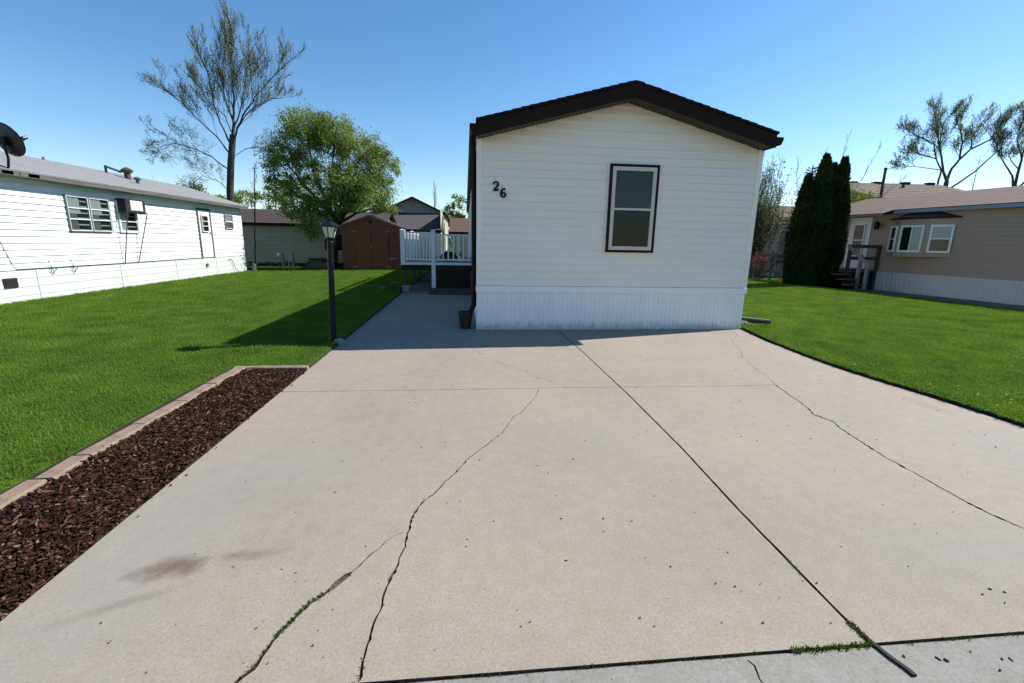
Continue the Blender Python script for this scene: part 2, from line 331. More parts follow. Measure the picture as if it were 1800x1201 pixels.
# ---- driveway: one slab sheet cut by real cracks and joints
CRACKS = dict(
 joint=([(1.42,.1),(1.43,-.9),(1.455,-1.6),(1.46,-3.57),(1.435,-4.8),(1.39,-5.6),(1.375,-6.2),(1.37,-6.5)], .013,.016,.002),
 A=([(.57,-3.31),(.48,-3.61),(.32,-3.94),(.22,-4.09),(.15,-4.26),(.09,-4.43),(-.01,-4.58),(-.11,-4.73),(-.2,-4.88),(-.27,-5.05),(-.33,-5.16),(-.39,-5.28),(-.45,-5.37),(-.48,-5.46),(-.5,-5.55),(-.51,-5.69),(-.51,-5.8),(-.54,-5.96),(-.56,-6.14),(-.57,-6.3),(-.575,-6.5)], .004,.010,.014),
 B=([(-.525,-5.66),(-.58,-5.7),(-.63,-5.78),(-.68,-5.85),(-.71,-5.92),(-.76,-5.99),(-.82,-6.08),(-.86,-6.12),(-.89,-6.18),(-.93,-6.28),(-.96,-6.39),(-1.01,-6.5)], .002,.013,.012),
 t1=([(-2.04,-3.3),(-.9,-3.305),(0,-3.3),(.9,-3.29)], .006,.010,.0015),
 t2=([(.9,-3.29),(1.46,-3.3),(2.48,-3.31),(3.25,-3.3)], .006,.008,.0015),
 t3=([(3.25,-3.3),(3.86,-3.29),(4.2,-3.28)], .001,.002,.001),
 C=([(4.6,-.18),(4.5,-.55),(4.1,-1.04),(3.87,-1.63),(3.64,-2.06),(3.43,-2.69),(3.38,-2.98),(3.25,-3.3)], .002,.005,.02),
 C2=([(3.25,-3.3),(3.18,-3.56),(3.11,-3.9),(3.01,-4.17),(3.05,-4.36),(2.99,-4.52),(2.94,-4.79),(2.9,-4.99),(2.89,-5.22),(2.87,-5.5),(2.86,-5.75),(2.93,-6.0),(3.0,-6.5)], .009,.012,.012),
 D=([(.9,-3.28),(.78,-3.1),(.59,-2.87),(.46,-2.58),(.24,-2.26),(.04,-1.87),(-.11,-1.43),(-.36,-1.21),(-.63,-.76),(-.95,-.25)], .0015,.005,.03),
 E2=([(-1.25,2.2),(-1.0,1.5),(-.6,1.1),(-.2,.9)], .004,.008,.03))
def resample(P, s):
    out = []
    for (a, b) in zip(P, P[1:]):
        a = Vector(a); b = Vector(b); n = max(1, int((b-a).length/s))
        out += [a + (b-a)*i/n for i in range(n)]
    return out + [Vector(P[-1])]
ribbons = []
for k, (P, w0, w1, jit) in CRACKS.items():
    Q = resample(P, .022 if k in 'ABC2' else .05); n = len(Q); Lf = []; Rt = []; w = w0
    for i, p in enumerate(Q):
        d = (Q[min(i+1,n-1)] - Q[max(i-1,0)]).normalized(); nn = Vector((-d.y, d.x))
        t = i/(n-1); j = 0 if i in (0,n-1) else (noise.noise(Vector((p.x*9, p.y*9, 5)))*jit + U(-.25,.25)*jit)
        w = w0 + (w1-w0)*(t if k in ('A','B') else R())
        if jit > .01 and R() < .09: w *= 2.2
        if k == 'B' and .38 < t < .48: w = .028
        if k in ('D','C') and noise.noise(Vector((i*.35, 0, 3))) > .05: w *= .35
        if jit > .005 and i in (0, n-1): w = .0008
        c = p + nn*j; e1 = U(-.0022,.0022) if 0 < i < n-1 else 0; e2 = U(-.0022,.0022) if 0 < i < n-1 else 0
        if jit <= .002: e1 *= .35; e2 *= .35
        if jit > .01 and R() < .05: e1 += .007
        Lf.append(c+nn*max(.0004, w/2+e1)); Rt.append(c-nn*max(.0004, w/2+e2))
    ribbons.append(Lf + Rt[::-1])
def inpoly(p, P):
    c = False; n = len(P); j = n-1; x, y = p
    for i in range(n):
        xi, yi = P[i][0], P[i][1]; xj, yj = P[j][0], P[j][1]
        if (yi > y) != (yj > y) and x < (xj-xi)*(y-yi)/(yj-yi)+xi: c = not c
        j = i
    return c
outer = [(-2.04,-6.5)] + [(drvr(y), y) for y in [-6.5+.25*i for i in range(27)]] + [(4.9,.4),(0.0,.4),(0.0,9.0),(-2.04,9.0)]
def slab(name, outer, ribs, material, zt, zb):
    V = [Vector(p[:2]) for p in outer]; E = [(i, (i+1) % len(outer)) for i in range(len(outer))]
    for rb in ribs:
        b = len(V); V += [Vector(p[:2]) for p in rb]; E += [(b+i, b+(i+1) % len(rb)) for i in range(len(rb))]
    r = geometry.delaunay_2d_cdt(V, E, [], 0, 1e-5)
    bbs = [(min(p[0] for p in rb), max(p[0] for p in rb), min(p[1] for p in rb), max(p[1] for p in rb)) for rb in ribs]
    F = []
    for f in r[2]:
        c = (sum(r[0][i].x for i in f)/3, sum(r[0][i].y for i in f)/3)
        if not inpoly(c, outer): continue
        if any(b[0] <= c[0] <= b[1] and b[2] <= c[1] <= b[3] and inpoly(c, rb) for b, rb in zip(bbs, ribs)): continue
        a = [r[0][i] for i in f]
        if (a[1]-a[0]).cross(a[2]-a[0]) < 0: f = f[::-1]
        F.append(tuple(f))
    mb = MB(); mb.v = [(p.x, p.y, zt) for p in r[0]]; mb.f = F[:]; ed = {}
    for f in F:
        for a, b in zip(f, f[1:]+f[:1]):
            if (b,a) in ed: del ed[b,a]
            else: ed[a,b] = 1
    for a, b in ed:
        pa, pb = mb.v[a], mb.v[b]; n = len(mb.v); mb.v += [(pa[0],pa[1],zb),(pb[0],pb[1],zb)]; mb.f.append((b,a,n,n+1))
    mb.m = [0]*len(F) + [1]*(len(mb.f)-len(F))
    return tag(mb.build(name, [material, M_jdirt]), kind='structure')
tag(MB().poly([(-2.0,-6.6,-.012),(4.5,-6.6,-.012),(4.5,.3,-.012),(-2.0,.3,-.012)]).build('joint_dirt', M_jdirt), kind='structure')
slab('driveway', outer, ribbons, M_conc, 0, -.06)
crE = []
Q = resample([(.85,-6.525),(.86,-6.55),(.845,-6.6),(.85,-6.66),(.80,-6.8),(.86,-7.0),(.9,-7.6)], .03)
Lf = [q+Vector((U(.002,.006),0)) for q in Q]; Rt = [q-Vector((U(.001,.006),0)) for q in Q]; crE = Lf+Rt[::-1]
slab('street_apron', [(-30,-7.9),(30,-7.9)] + [(30, -6.511)] + [(x, -6.511+.004*noise.noise(Vector((x*6,0,0)))) for x in [4.6-.06*i for i in range(112)]] + [(-30,-6.511)], [crE], M_apron, -.006, -.06)
tag(MB().poly([(-60,-16,-.02),(60,-16,-.02),(60,-7.9,-.02),(-60,-7.9,-.02)]).build('road', M_asph), kind='structure')

# mulch bed
mb = MB(); nx, ny = 10, 50
for j in range(ny+1):
    for i in range(nx+1):
        x = -2.86 + .818*i/nx; y = -6.5 + 4.06*j/ny
        mb.v.append((x, y, -.012 + .018*noise.noise(Vector((x*4,y*4,1))) + .012*sin(pi*i/nx)))
for j in range(ny):
    for i in range(nx):
        a = j*(nx+1)+i; mb.f.append((a,a+1,a+nx+2,a+nx+1)); mb.m.append(0)
tag(mb.build('flower_bed_soil', M_soil, smooth=True), kind='structure')
mb = MB()
for k in range(21000):
    x = U(-2.80,-2.052); y = -2.52 - 3.95*R()**.9
    if R() < .0004: x = U(-2.03,-1.98)
    z = -.004 + .018*noise.noise(Vector((x*4,y*4,1))) + .012*sin(pi*(x+2.86)/.815) + U(0,.022)
    if x > -2.05: z = .006
    l = U(.005,.018) if R() < .93 else U(.022,.045); wd = U(.002,.007); th = U(.001,.004)
    Mt = Matrix.Translation((x,y,z)) @ Matrix.Rotation(U(0,2*pi),4,'Z') @ Matrix.Rotation(U(-.5,.5),4,'Y') @ Matrix.Rotation(U(-.6,.6),4,'X')
    pts = [(-l,-wd*U(.3,1),0),(l*U(.6,1),-wd,0),(l,wd*U(.2,1),0),(-l*U(.6,1),wd,0)]
    t = [Mt @ Vector((p[0],p[1],th)) for p in pts]; b = [Mt @ Vector((p[0],p[1],-th)) for p in pts]
    n = len(mb.v); mb.v += [tuple(p) for p in t+b]
    for f in ((0,1,2,3),(0,4,5,1),(1,5,6,2),(2,6,7,3),(3,7,4,0)): mb.f.append(tuple(n+q for q in f)); mb.m.append(0)
tag(mb.build('bark_mulch', M_mulch), 'dark reddish brown shredded bark mulch filling the narrow bed beside the driveway', 'mulch', kind='stuff')

# edging stones
def edging(x0, y0, x1, y1, wd, label):
    o = MB(); d = Vector((x1-x0, y1-y0, 0)); L = d.length; a = atan2(d.y, d.x)
    n = max(2, int(L/.06)); h = .036
    prof = [(-wd/2,-.05),(-wd/2,h-.012),(-wd/2+.014,h),(wd/2-.014,h),(wd/2,h-.012),(wd/2,-.05)]
    for i in range(n+1):
        for (u, z) in prof:
            jj = .006*noise.noise(Vector((x0+i*.3, y0+i*.21, u*30)))
            o.v.append((L*i/n, u+jj, z+jj*.7))
    k = len(prof)
    for i in range(n):
        for q in range(k-1):
            s = i*k+q; o.f.append((s, s+k, s+k+1, s+1)); o.m.append(0)
    o.f.append(tuple(range(k))[::-1]); o.f.append(tuple(n*k+q for q in range(k))); o.m += [0,0]
    ob = o.build('edging_stone', M_curb); ob.location = (x0,y0,0); ob.rotation_euler = (0,0,a+U(-.006,.006))
    return tag(ob, label, 'edging', 'concrete edging stones round the mulch bed')
ey = [-2.47,-3.10,-3.62,-4.16,-4.70,-5.02,-5.55,-6.10,-6.6]
el = ['tan edging stone along the lawn at the far corner of the mulch bed','tan edging stone along the lawn, second from the far corner of the mulch bed','tan edging stone along the lawn, third from the far corner of the mulch bed',
      'tan edging stone along the lawn, fourth from the far corner, ending at the broken joint','short tan edging stone just past the broken joint of the row','tan edging stone at the left edge of the photo, nearest in view','tan edging stone nearest the street but one, beside the mulch','tan edging stone nearest the street, beside the mulch']
for i in range(len(ey)-1):
    edging(-2.80+U(-.01,.01) - (.02 if i>3 else 0), ey[i]-.006, -2.80+U(-.01,.01), ey[i+1]+.006, .125, el[i])
edging(-2.87,-2.46,-2.45,-2.46,.08,'narrow pale edging stone across the end of the mulch bed, at the lawn corner')
edging(-2.44,-2.46,-2.05,-2.46,.08,'narrow pale edging stone across the end of the mulch bed, touching the driveway')

# ------------------------------------------------------------------ siding helpers
def lap(mb, org, ud, nrm, u0, u1, z0, z1, step, t=.012, lim=None, seams=0):
    """horizontal lap siding; lim(z)->(uL,uR)"""
    org = Vector(org); ud = Vector(ud); nrm = Vector(nrm); z = z0
    while z < z1-1e-4:
        zt = min(z+step, z1)
        a = (u0,u1) if not lim else lim(z); b = (u0,u1) if not lim else lim(zt)
        if a[1]-a[0] < .01: break
        P = lambda u, zz, o: org + ud*u + nrm*o + Vector((0,0,zz))
        cuts = [a[0]]
        if seams and a[1]-a[0] > 2.2:
            cuts.append(u0 + seams*(1 if int(round((z-z0)/step)) % 2 else .52) + .03*sin(z*40))
        cuts.append(a[1])
        for ci in range(len(cuts)-1):
            ca, cb = cuts[ci], cuts[ci+1]; e = .0022*(ci % 2); sl = lambda q: b[0] if q == a[0] else (b[1] if q == a[1] else q)
            mb.poly([P(ca,z,t+e), P(cb,z,t+e), P(sl(cb),zt,.001+e), P(sl(ca),zt,.001+e)])
            if e: mb.poly([P(ca,z,t), P(ca,z,t+e), P(ca,zt,.001+e), P(ca,zt,.001)])
        mb.poly([P(a[0],z,0), P(a[1],z,0), P(a[1],z,t), P(a[0],z,t)])
        z = zt
def ribs(mb, org, ud, nrm, u0, u1, z0, z1, pitch=.1, d=.012, jag=0):
    org = Vector(org); ud = Vector(ud); nrm = Vector(nrm); u = u0; pr = [(0,0),(.22,0),(.30,1),(.70,1),(.78,0),(1,0)]; prev = None
    n = round((u1-u0)/pitch); pitch = (u1-u0)/n
    for i in range(n):
        for (a, h) in pr[(0 if i == 0 else 1):]:
            uu = u0+(i+a)*pitch; c = (uu, h*d)
            if prev:
                q = lambda c, z: org + ud*c[0] + nrm*c[1] + Vector((0,0,z))
                mb.poly([q(prev,z0), q(c,z0), q(c,z1), q(prev,z1)])
            prev = c
def window(parent, org, ud, nrm, u0, u1, z0, z1, style='dh', trim=None, tw=.05, fm=None, lower=M_dark, upper=M_dark, name='window', fw=.045, off=.0, up2=None):
    """a window assembly proud of the wall: casing, frame, panes, blinds"""
    fm = fm or M_white
    org = Vector(org); ud = Vector(ud); nrm = Vector(nrm)
    def B(mb, a0, a1, b0, b1, o0, o1):
        P = [org + ud*u + nrm*o + Vector((0,0,z)) for (u,z,o) in ((a0,b0,o0),(a1,b0,o0),(a1,b0,o1),(a0,b0,o1),(a0,b1,o0),(a1,b1,o0),(a1,b1,o1),(a0,b1,o1))]
        n = len(mb.v); mb.v += [tuple(p) for p in P]
        for f in ((0,3,2,1),(4,5,6,7),(0,1,5,4),(1,2,6,5),(2,3,7,6),(3,0,4,7)): mb.f.append(tuple(n+i for i in f)); mb.m.append(mb.mi)
    def ring(mb, a0, a1, b0, b1, w_, o0, o1):
        B(mb,a0,a0+w_,b0,b1,o0,o1); B(mb,a1-w_,a1,b0,b1,o0,o1); B(mb,a0+w_,a1-w_,b0,b0+w_,o0,o1); B(mb,a0+w_,a1-w_,b1-w_,b1,o0,o1)
    o = off
    cas = MB(); ring(cas, u0, u1, z0, z1, tw, o+.0, o+.05); W = cas.build(name, trim or fm, parent)
    a0,a1,b0,b1 = u0+tw,u1-tw,z0+tw,z1-tw
    fr = MB(); ring(fr, a0,a1,b0,b1, fw, o+.0, o+.045)
    ia0,ia1,ib0,ib1 = a0+fw,a1-fw,b0+fw,b1-fw; mz = (ib0+ib1)/2; mu = (ia0+ia1)/2
    if style == 'dh': B(fr, ia0,ia1, mz-.018,mz+.018, o, o+.042)
    if style == 'slide': B(fr, mu-.018,mu+.018, ib0,ib1, o, o+.042)
    if style == 'tri':
        for q in (1/3,2/3): zz = ib0+(ib1-ib0)*q; B(fr, ia0,ia1, zz-.011,zz+.011, o, o+.042)
    fr.build('window_frame', fm, W)
    pn = MB(); P = lambda u,z,q: org+ud*u+nrm*q+Vector((0,0,z))
    pn.poly([P(ia0,ib0,o+.032),P(ia1,ib0,o+.032),P(ia1,ib1,o+.032),P(ia0,ib1,o+.032)]).build('pane', M_glass, W)
    if style == 'slide': r = [(ia0,mu,ib0,ib1,lower),(mu,ia1,ib0,ib1,upper)]
    elif style == 'tri':
        uu = ia0+(ia1-ia0)*.62; r = [(ia0,uu,mz,ib1,upper),(uu,ia1,mz,ib1,M_dark),(ia0,ia0+(ia1-ia0)*.45,ib0,mz,lower),(ia0+(ia1-ia0)*.45,ia1,ib0,mz,M_dark)]
    else: r = [(ia0,ia1,ib0,mz,lower),(ia0,ia1,mz,ib1,upper)]
    names = {M_dark.name:'window_opening', M_blind.name:'blind', M_shade.name:'blind', M_curt.name:'curtain', M_white.name:'curtain'}
    for (x0,x1,y0,y1,mm) in r:
        q = MB()
        if mm == M_curt:
            n = 12
            for i in range(n): q.poly([P(x0+(x1-x0)*i/n,y0,o+.008+.01*(i%2)),P(x0+(x1-x0)*(i+1)/n,y0,o+.008+.01*((i+1)%2)),P(x0+(x1-x0)*(i+1)/n,y1,o+.008+.01*((i+1)%2)),P(x0+(x1-x0)*i/n,y1,o+.008+.01*(i%2))])
        elif mm in (M_blind, M_shade):
            zz = y0
            while zz < y1-.001:
                zt = min(y1, zz+.03); q.poly([P(x0,zz,o+.018),P(x1,zz,o+.018),P(x1,zt,o+.010),P(x0,zt,o+.010)]); zz = zt
        else: q.poly([P(x0,y0,o+.006),P(x1,y0,o+.006),P(x1,y1,o+.006),P(x0,y1,o+.006)])
        q.build(names.get(mm.name,'blind'), mm, W)
    return W
def shingle_roof(mb, xa, za, xb, zb, y0, y1, step=.14, th=.010, slab=.03):
    """slope from eave (xa,za) to ridge (xb,zb) swept along y, stepped like shingle courses"""
    n = max(2, int(abs(sqrt((xb-xa)**2+(zb-za)**2))/step)); nx, nz = -(zb-za), (xb-xa)
    l = sqrt(nx*nx+nz*nz); nx/=l; nz/=l
    if nz < 0: nx, nz = -nx, -nz
    for i in range(n):
        t0, t1 = i/n, (i+1)/n
        p0 = (xa+(xb-xa)*t0, za+(zb-za)*t0); p1 = (xa+(xb-xa)*t1, za+(zb-za)*t1)
        jy = U(-.006,.006)
        q = [(p0[0]+nx*th,p0[1]+nz*th),(p1[0]+nx*.001,p1[1]+nz*.001),(p1[0]-nx*slab,p1[1]-nz*slab),(p0[0]-nx*slab,p0[1]-nz*slab)]
        A = [(c[0],y0+jy,c[1]) for c in q]; Bq = [(c[0],y1-jy,c[1]) for c in q]
        mb.poly([A[0],A[1],Bq[1],Bq[0]]); mb.poly([A[3],A[2],A[1],A[0]] if xa < xb else A); mb.poly(Bq); mb.poly([A[0],Bq[0],Bq[3],A[3]]); mb.poly([A[2],A[3],Bq[3],Bq[2]])

# ------------------------------------------------------------------ main home (number 26)
W = 4.88; HL = 20.0; HS = .75; HW = 3.15; HR = 3.79
H = thing('mobile_home', 'cream mobile home with dark gable roof, white skirting and the number 26 on its front', 'mobile home', (W/2, 0, 0))
def hp(mb, name, m, **k):
    o = mb.build(name, m, **k); o.parent = H; o.matrix_parent_inverse = Matrix.Translation((-W/2,0,0)); return o
mb = MB()
def lim(z):
    if z <= HW: return (.07, W-.07)
    t = (z-HW)/(HR-HW)*W/2; return (max(.07,t), min(W-.07,W-t))
lap(mb, (0,0,0), (1,0,0), (0,-1,0), .07, W-.07, HS+.02, HR, .127, .020, lim, 3.1)
mb.poly([(0,.004,HS),(W,.004,HS),(W,.004,HW),(W/2,.004,HR),(0,.004,HW)])
mb.poly([(0,HL,0),(0,HL,HW),(W/2,HL,HR),(W,HL,HW),(W,HL,0)])
lap(mb, (0,HL,0), (0,-1,0), (-1,0,0), 0, HL-.06, HS+.02, HW+.02, .127, .013)
lap(mb, (W,0,0), (0,1,0), (1,0,0), .06, HL, HS+.02, HW+.02, .127, .013)
mb.poly([(0,0,0),(0,HL,0),(0,HL,HW),(0,0,HW)]); mb.poly([(W,0,0),(W,HL,0),(W,HL,HW),(W,0,HW)])
hp(mb, 'wall', M_sid)
for x0 in (-.016, W-.075):
    mb = MB()
    mb.box(x0, -.026, HS+.015, x0+.09, .07, HW+ (.0))
    hp(mb, 'corner_trim', M_trimc, bevel=.004)
mb = MB(); ribs(mb, (0,0,0), (1,0,0), (0,-1,0), -.01, W+.01, .0, HS-.09, .083, .012)
ribs(mb, (0,HL,0), (0,-1,0), (-1,0,0), 0, HL, 0, HS-.09, .1, .012); ribs(mb, (W,0,0), (0,1,0), (1,0,0), 0, HL, 0, HS-.09, .1, .012)
hp(mb, 'skirting', M_skirt)
mb = MB(); mb.box(-.022,-.036,HS-.095,W+.022,.03,HS+.012); mb.box(-.022,.03,HS-.095,.03,HL,HS+.012); mb.box(W-.03,.03,HS-.095,W+.022,HL,HS+.012)
hp(mb, 'skirting_rail', M_skirt, bevel=.006)
mb = MB(); mb.box(-.018,-.018,-.0,W+.018,-.0005,.035); hp(mb, 'skirting_base', M_skirt)
# roof: eaves flush with the walls, gutters outside, .33 m front overhang
FO = -.34; sl = (3.985-3.335)/(W/2)
mb = MB(); shingle_roof(mb, -.03, 3.335, W/2, 3.985+.002, FO-.015, HL+.3); shingle_roof(mb, W+.03, 3.335, W/2, 3.985, FO-.015, HL+.3)
hp(mb, 'roof', M_roof)
mb = MB()
for (xa, xb) in ((0, W/2), (W, W/2)):
    dz = -.033
    for (y0,y1) in ((FO,FO+.025),):
        A = [(xa,y0,3.335+dz-.005),(xb,y0,3.985+dz-.005),(xb,y0,3.985+dz-.205),(xa,y0,3.335+dz-.205)]
        Bk = [(p[0],y1,p[2]) for p in A]
        mb.poly(A); mb.poly(Bk[::-1]); mb.poly([A[3],A[2],Bk[2],Bk[3]]); mb.poly([A[0],A[3],Bk[3],Bk[0]]); mb.poly([A[0],A[1],Bk[1],Bk[0]])
        for off in (.055,.11):
            q = [(p[0],y0-.004,p[2]-off) for p in A[:2]]; q2 = [(p[0],y0-.004,p[2]-off-.05) for p in A[:2]]
            mb.poly([q[0],q[1],(q2[1][0],y0,q2[1][2]),(q2[0][0],y0,q2[0][2])])
mb.box(-.005,FO+.025,3.11,.03,HL,3.30); mb.box(W-.03,FO+.025,3.11,W+.005,HL,3.30)
hp(mb, 'fascia', M_fascia)
mb = MB()
n = 34
for s in (0,1):
    for i in range(n):
        xa = W/2*i/n; xb = W/2*(i+1)/n; z = lambda x: 3.105 + (3.755-3.105)*x/(W/2)
        X = (lambda x: x) if s == 0 else (lambda x: W-x)
        g = .3*(xb-xa); d = .008
        mb.poly([(X(xa),FO+.02,z(xa)),(X(xa),.0,z(xa)),(X(xb-g),.0,z(xb-g)),(X(xb-g),FO+.02,z(xb-g))])
        mb.poly([(X(xb-g),FO+.02,z(xb-g)+d),(X(xb-g),.0,z(xb-g)+d),(X(xb),.0,z(xb)+d),(X(xb),FO+.02,z(xb)+d)])
        mb.poly([(X(xb),FO+.02,z(xb)),(X(xb),.0,z(xb)),(X(xb),.0,z(xb)+d),(X(xb),FO+.02,z(xb)+d)])
        mb.poly([(X(xb-g),FO+.02,z(xb-g)),(X(xb-g),.0,z(xb-g)),(X(xb-g),.0,z(xb-g)+d),(X(xb-g),FO+.02,z(xb-g)+d)])
hp(mb, 'soffit', M_soffit)
def gutter(sx, x0):
    g = MB(); pr = [(0,.125),(0,0),(.085,0),(.10,.02),(.125,.085),(.125,.125),(.115,.125),(.115,.09),(.09,.015),(.012,.012),(.012,.125)]
    A = [(x0+sx*p[0],FO+.01,3.145+p[1]) for p in pr]; Bq = [(p[0],HL+.1,p[2]) for p in A]
    for i in range(len(pr)): j=(i+1)%len(pr); g.poly([A[i],A[j],Bq[j],Bq[i]])
    g.poly([(x0,FO+.012,3.147),(x0+sx*.088,FO+.012,3.147),(x0+sx*.12,FO+.012,3.23),(x0+sx*.12,FO+.012,3.268),(x0,FO+.012,3.268)])
    return hp(g, 'gutter', M_fascia)
gutter(-1,-.005); gutter(1,W+.005)
# downspouts
def spout(pts, r=.03):
    s = MB(); s.tube(pts, r, 4); return hp(s, 'downspout', M_fascia)
spout([(-.09,.10,3.16),(-.085,.10,3.05),(-.055,.10,2.92),(-.055,.10,.55),(-.055,.10,.42),(-.10,.03,.33),(-.13,.0,.31)], .042)
spout([(W+.08,.12,3.16),(W+.075,.12,3.06),(W+.05,.2,2.9),(W+.05,.45,2.8),(W+.05,.45,.35)], .038)
window(H, (-W/2,0,0), (1,0,0), (0,-1,0), 2.205, 3.055, 1.365, 2.81, 'dh', M_fascia, .042, M_frame, lower=M_dark, upper=M_blind, fw=.062, off=.020)
mb = MB(); mb.box(2.17,-.034,1.33,3.09,-.013,1.366); mb.box(2.17,-.034,2.811,3.09,-.013,2.845); mb.box(2.17,-.034,1.366,2.203,-.013,2.811); mb.box(3.057,-.034,1.366,3.09,-.013,2.811)
hp(mb, 'window_trim', M_sid)
# numbers
def stroke(mb, pts, ws, y0, y1):
    n = len(pts); Lf=[]; Rt=[]
    for i,(p,w_) in enumerate(zip(pts,ws)):
        a=Vector(pts[max(i-1,0)]); b=Vector(pts[min(i+1,n-1)]); d=(b-a).normalized(); nn=Vector((-d.y,d.x)); c=Vector(p)
        Lf.append(c+nn*w_/2); Rt.append(c-nn*w_/2)
    for i in range(n-1):
        for yy in (y0,y1): mb.poly([(q.x,yy,q.y) for q in (Lf[i],Lf[i+1],Rt[i+1],Rt[i])])
        for S in (Lf,Rt): mb.poly([(S[i].x,y0,S[i].y),(S[i+1].x,y0,S[i+1].y),(S[i+1].x,y1,S[i+1].y),(S[i].x,y1,S[i].y)])
    for i in (0,n-1): mb.poly([(Lf[i].x,y0,Lf[i].y),(Rt[i].x,y0,Rt[i].y),(Rt[i].x,y1,Rt[i].y),(Lf[i].x,y1,Lf[i].y)])
mb = MB(); ox, oz = .255, 2.325; k = .145
two = [(.08,.70),(.10,.84),(.26,.96),(.44,.97),(.62,.88),(.68,.72),(.62,.56),(.44,.38),(.22,.20),(.08,.07)]
stroke(mb, [(ox+a*k*.85,oz+b*k) for a,b in two], [.038,.030,.024,.026,.036,.040,.038,.029,.024,.020], -.038,-.02)
stroke(mb, [(ox+a*k*.85,oz+b*k) for a,b in [(.06,.07),(.35,.07),(.62,.09),(.74,.24)]], [.034,.036,.034,.018], -.039,-.019)
hp(mb, 'house_number', M_black)
mb = MB(); ox, oz = .375, 2.22
six = [(.66,.86),(.54,.96),(.38,.95),(.20,.78),(.12,.52),(.14,.26),(.28,.08),(.46,.05),(.62,.14),(.70,.32),(.62,.50),(.44,.57),(.26,.50),(.17,.40)]
stroke(mb, [(ox+a*k*.85,oz+b*k) for a,b in six], [.034,.027,.025,.034,.039,.036,.025,.023,.031,.037,.031,.022,.020,.018], -.038,-.02)
hp(mb, 'house_number', M_black)
mb = MB(); mb.box(-.10,5.1,2.28,-.014,5.2,2.34); mb.box(-.13,5.08,2.13,-.02,5.22,2.28); hp(mb, 'wall_lamp', M_white, bevel=.01)

# bucket under the left downspout
bk = MB(); bk.lathe([(.0,.005),(.095,.005),(.10,.02),(.125,.27),(.135,.275),(.135,.295),(.12,.295),(.115,.27),(.09,.03),(.0,.03)], n=20)
t = thing('bucket', 'dark plastic bucket standing under the downspout at the left corner of the cream home', 'bucket', (-.205,.12,0)); bk.build('body', M_tire, t, smooth=False)
hd = MB(); hd.tube([(.13*cos(a),.13*sin(a)*.25-.06*sin(a),.27-.10*sin(a)) for a in [pi*i/10 for i in range(11)]], .004, 5); hd.build('handle', M_gal, t)
# corrugated drain hose + stones
P = [(4.99,.95,.16),(5.06,.86,.13),(5.18,.70,.10),(5.32,.55,.085),(5.50,.41,.08),(5.70,.28,.078)]
Q = [Vector(p) for p in P]; pts = []
for a, b in zip(Q, Q[1:]): pts += [a+(b-a)*i/14 for i in range(14)]
hs = MB(); hs.tube(pts, [.052 + .005*(i%2) for i in range(len(pts))], 12)
tag(hs.build('drain_hose', M_tire), 'black corrugated drain hose lying on the lawn at the right corner of the cream home', 'drain hose')
st = MB()
for i in range(26):
    x = 4.97+U(0,.5)*R()**.5; y = U(.05,.5)+.25*(x<5.1); r = U(.02,.045); 
    st.lathe([(r*.5,.02),(r,.035+r*.3),(r*.8,.03+r),(r*.2,.035+r*1.1)], x, y, 6)
tag(st.build('gravel', M_stone), 'patch of pale stones under the black drain hose', 'gravel', kind='stuff')

# ------------------------------------------------------------------ deck beside the home
D = thing('deck', 'raised wooden deck with white vinyl railings against the left side of the cream home', 'deck', (-1.05,6,0))
def dp(mb, name, m, **k):
    o = mb.build(name, m, **k); o.parent = D; o.matrix_parent_inverse = Matrix.Translation((1.05,-6,0)); return o
def post(x, y, z0, z1, w_=.1):
    m = MB(); m.box(x-w_/2,y-w_/2,z0,x+w_/2,y+w_/2,z1-.05); c = w_/2+.014
    m.box(x-c,y-c,z1-.05,x+c,y+c,z1-.03); n=len(m.v)
    b = w_/2+.006
    m.poly([(x-b,y-b,z1-.03),(x+b,y-b,z1-.03),(x,y,z1)]); m.poly([(x+b,y-b,z1-.03),(x+b,y+b,z1-.03),(x,y,z1)]); m.poly([(x+b,y+b,z1-.03),(x-b,y+b,z1-.03),(x,y,z1)]); m.poly([(x-b,y+b,z1-.03),(x-b,y-b,z1-.03),(x,y,z1)])
    return dp(m, 'post', M_white)
post(-1.14,5.95,.07,1.82,.115); post(-2.02,5.95,.86,1.82,.125); post(-2.02,8.4,.86,1.82); post(-2.02,10.6,.86,1.82); post(-.08,10.6,.86,1.76,.09); post(-1.1,10.6,.86,1.76,.09)
def rail(x0,y0,x1,y1,zb=.93,zt=1.74,n=10):
    d = Vector((x1-x0,y1-y0,0)); L=d.length; a=atan2(d.y,d.x); Mt = Matrix.Translation((x0,y0,0)) @ Matrix.Rotation(a,4,'Z')
    m=MB(); m.box(0,-.028,zt-.045,L,.028,zt,Mt); dp(m,'top_rail',M_white); m=MB(); m.box(0,-.024,zb,L,.024,zb+.045,Mt); dp(m,'bottom_rail',M_white)
    for i in range(n):
        u=L*(i+.5)/n; m=MB(); m.box(u-.018,-.018,zb+.045,u+.018,.018,zt-.045,Mt); dp(m,'baluster',M_white)
rail(-1.95,5.95,-1.20,5.95,n=8); rail(-2.02,6.02,-2.02,8.35,n=17); rail(-2.02,8.45,-2.02,10.55,n=16); rail(-1.97,10.6,-1.15,10.6,n=7); rail(-1.05,10.6,-.12,10.6,n=8)
rail(-1.08,5.97,-.03,5.97,.93,1.69,7)
m = MB()
for i in range(17): x0=-2.08+i*.123; m.box(x0,5.9,.835,x0+.115,10.68,.865)
dp(m,'decking',M_greyw)
m = MB(); m.box(-2.08,5.885,.80,-.02,5.898,.868); dp(m,'edge_board',M_white)
m = MB(); m.box(-1.06,7.6,0,-.02,7.63,.64); dp(m,'shade_board',M_black)  # black sheet standing in for the deep shade under the deck
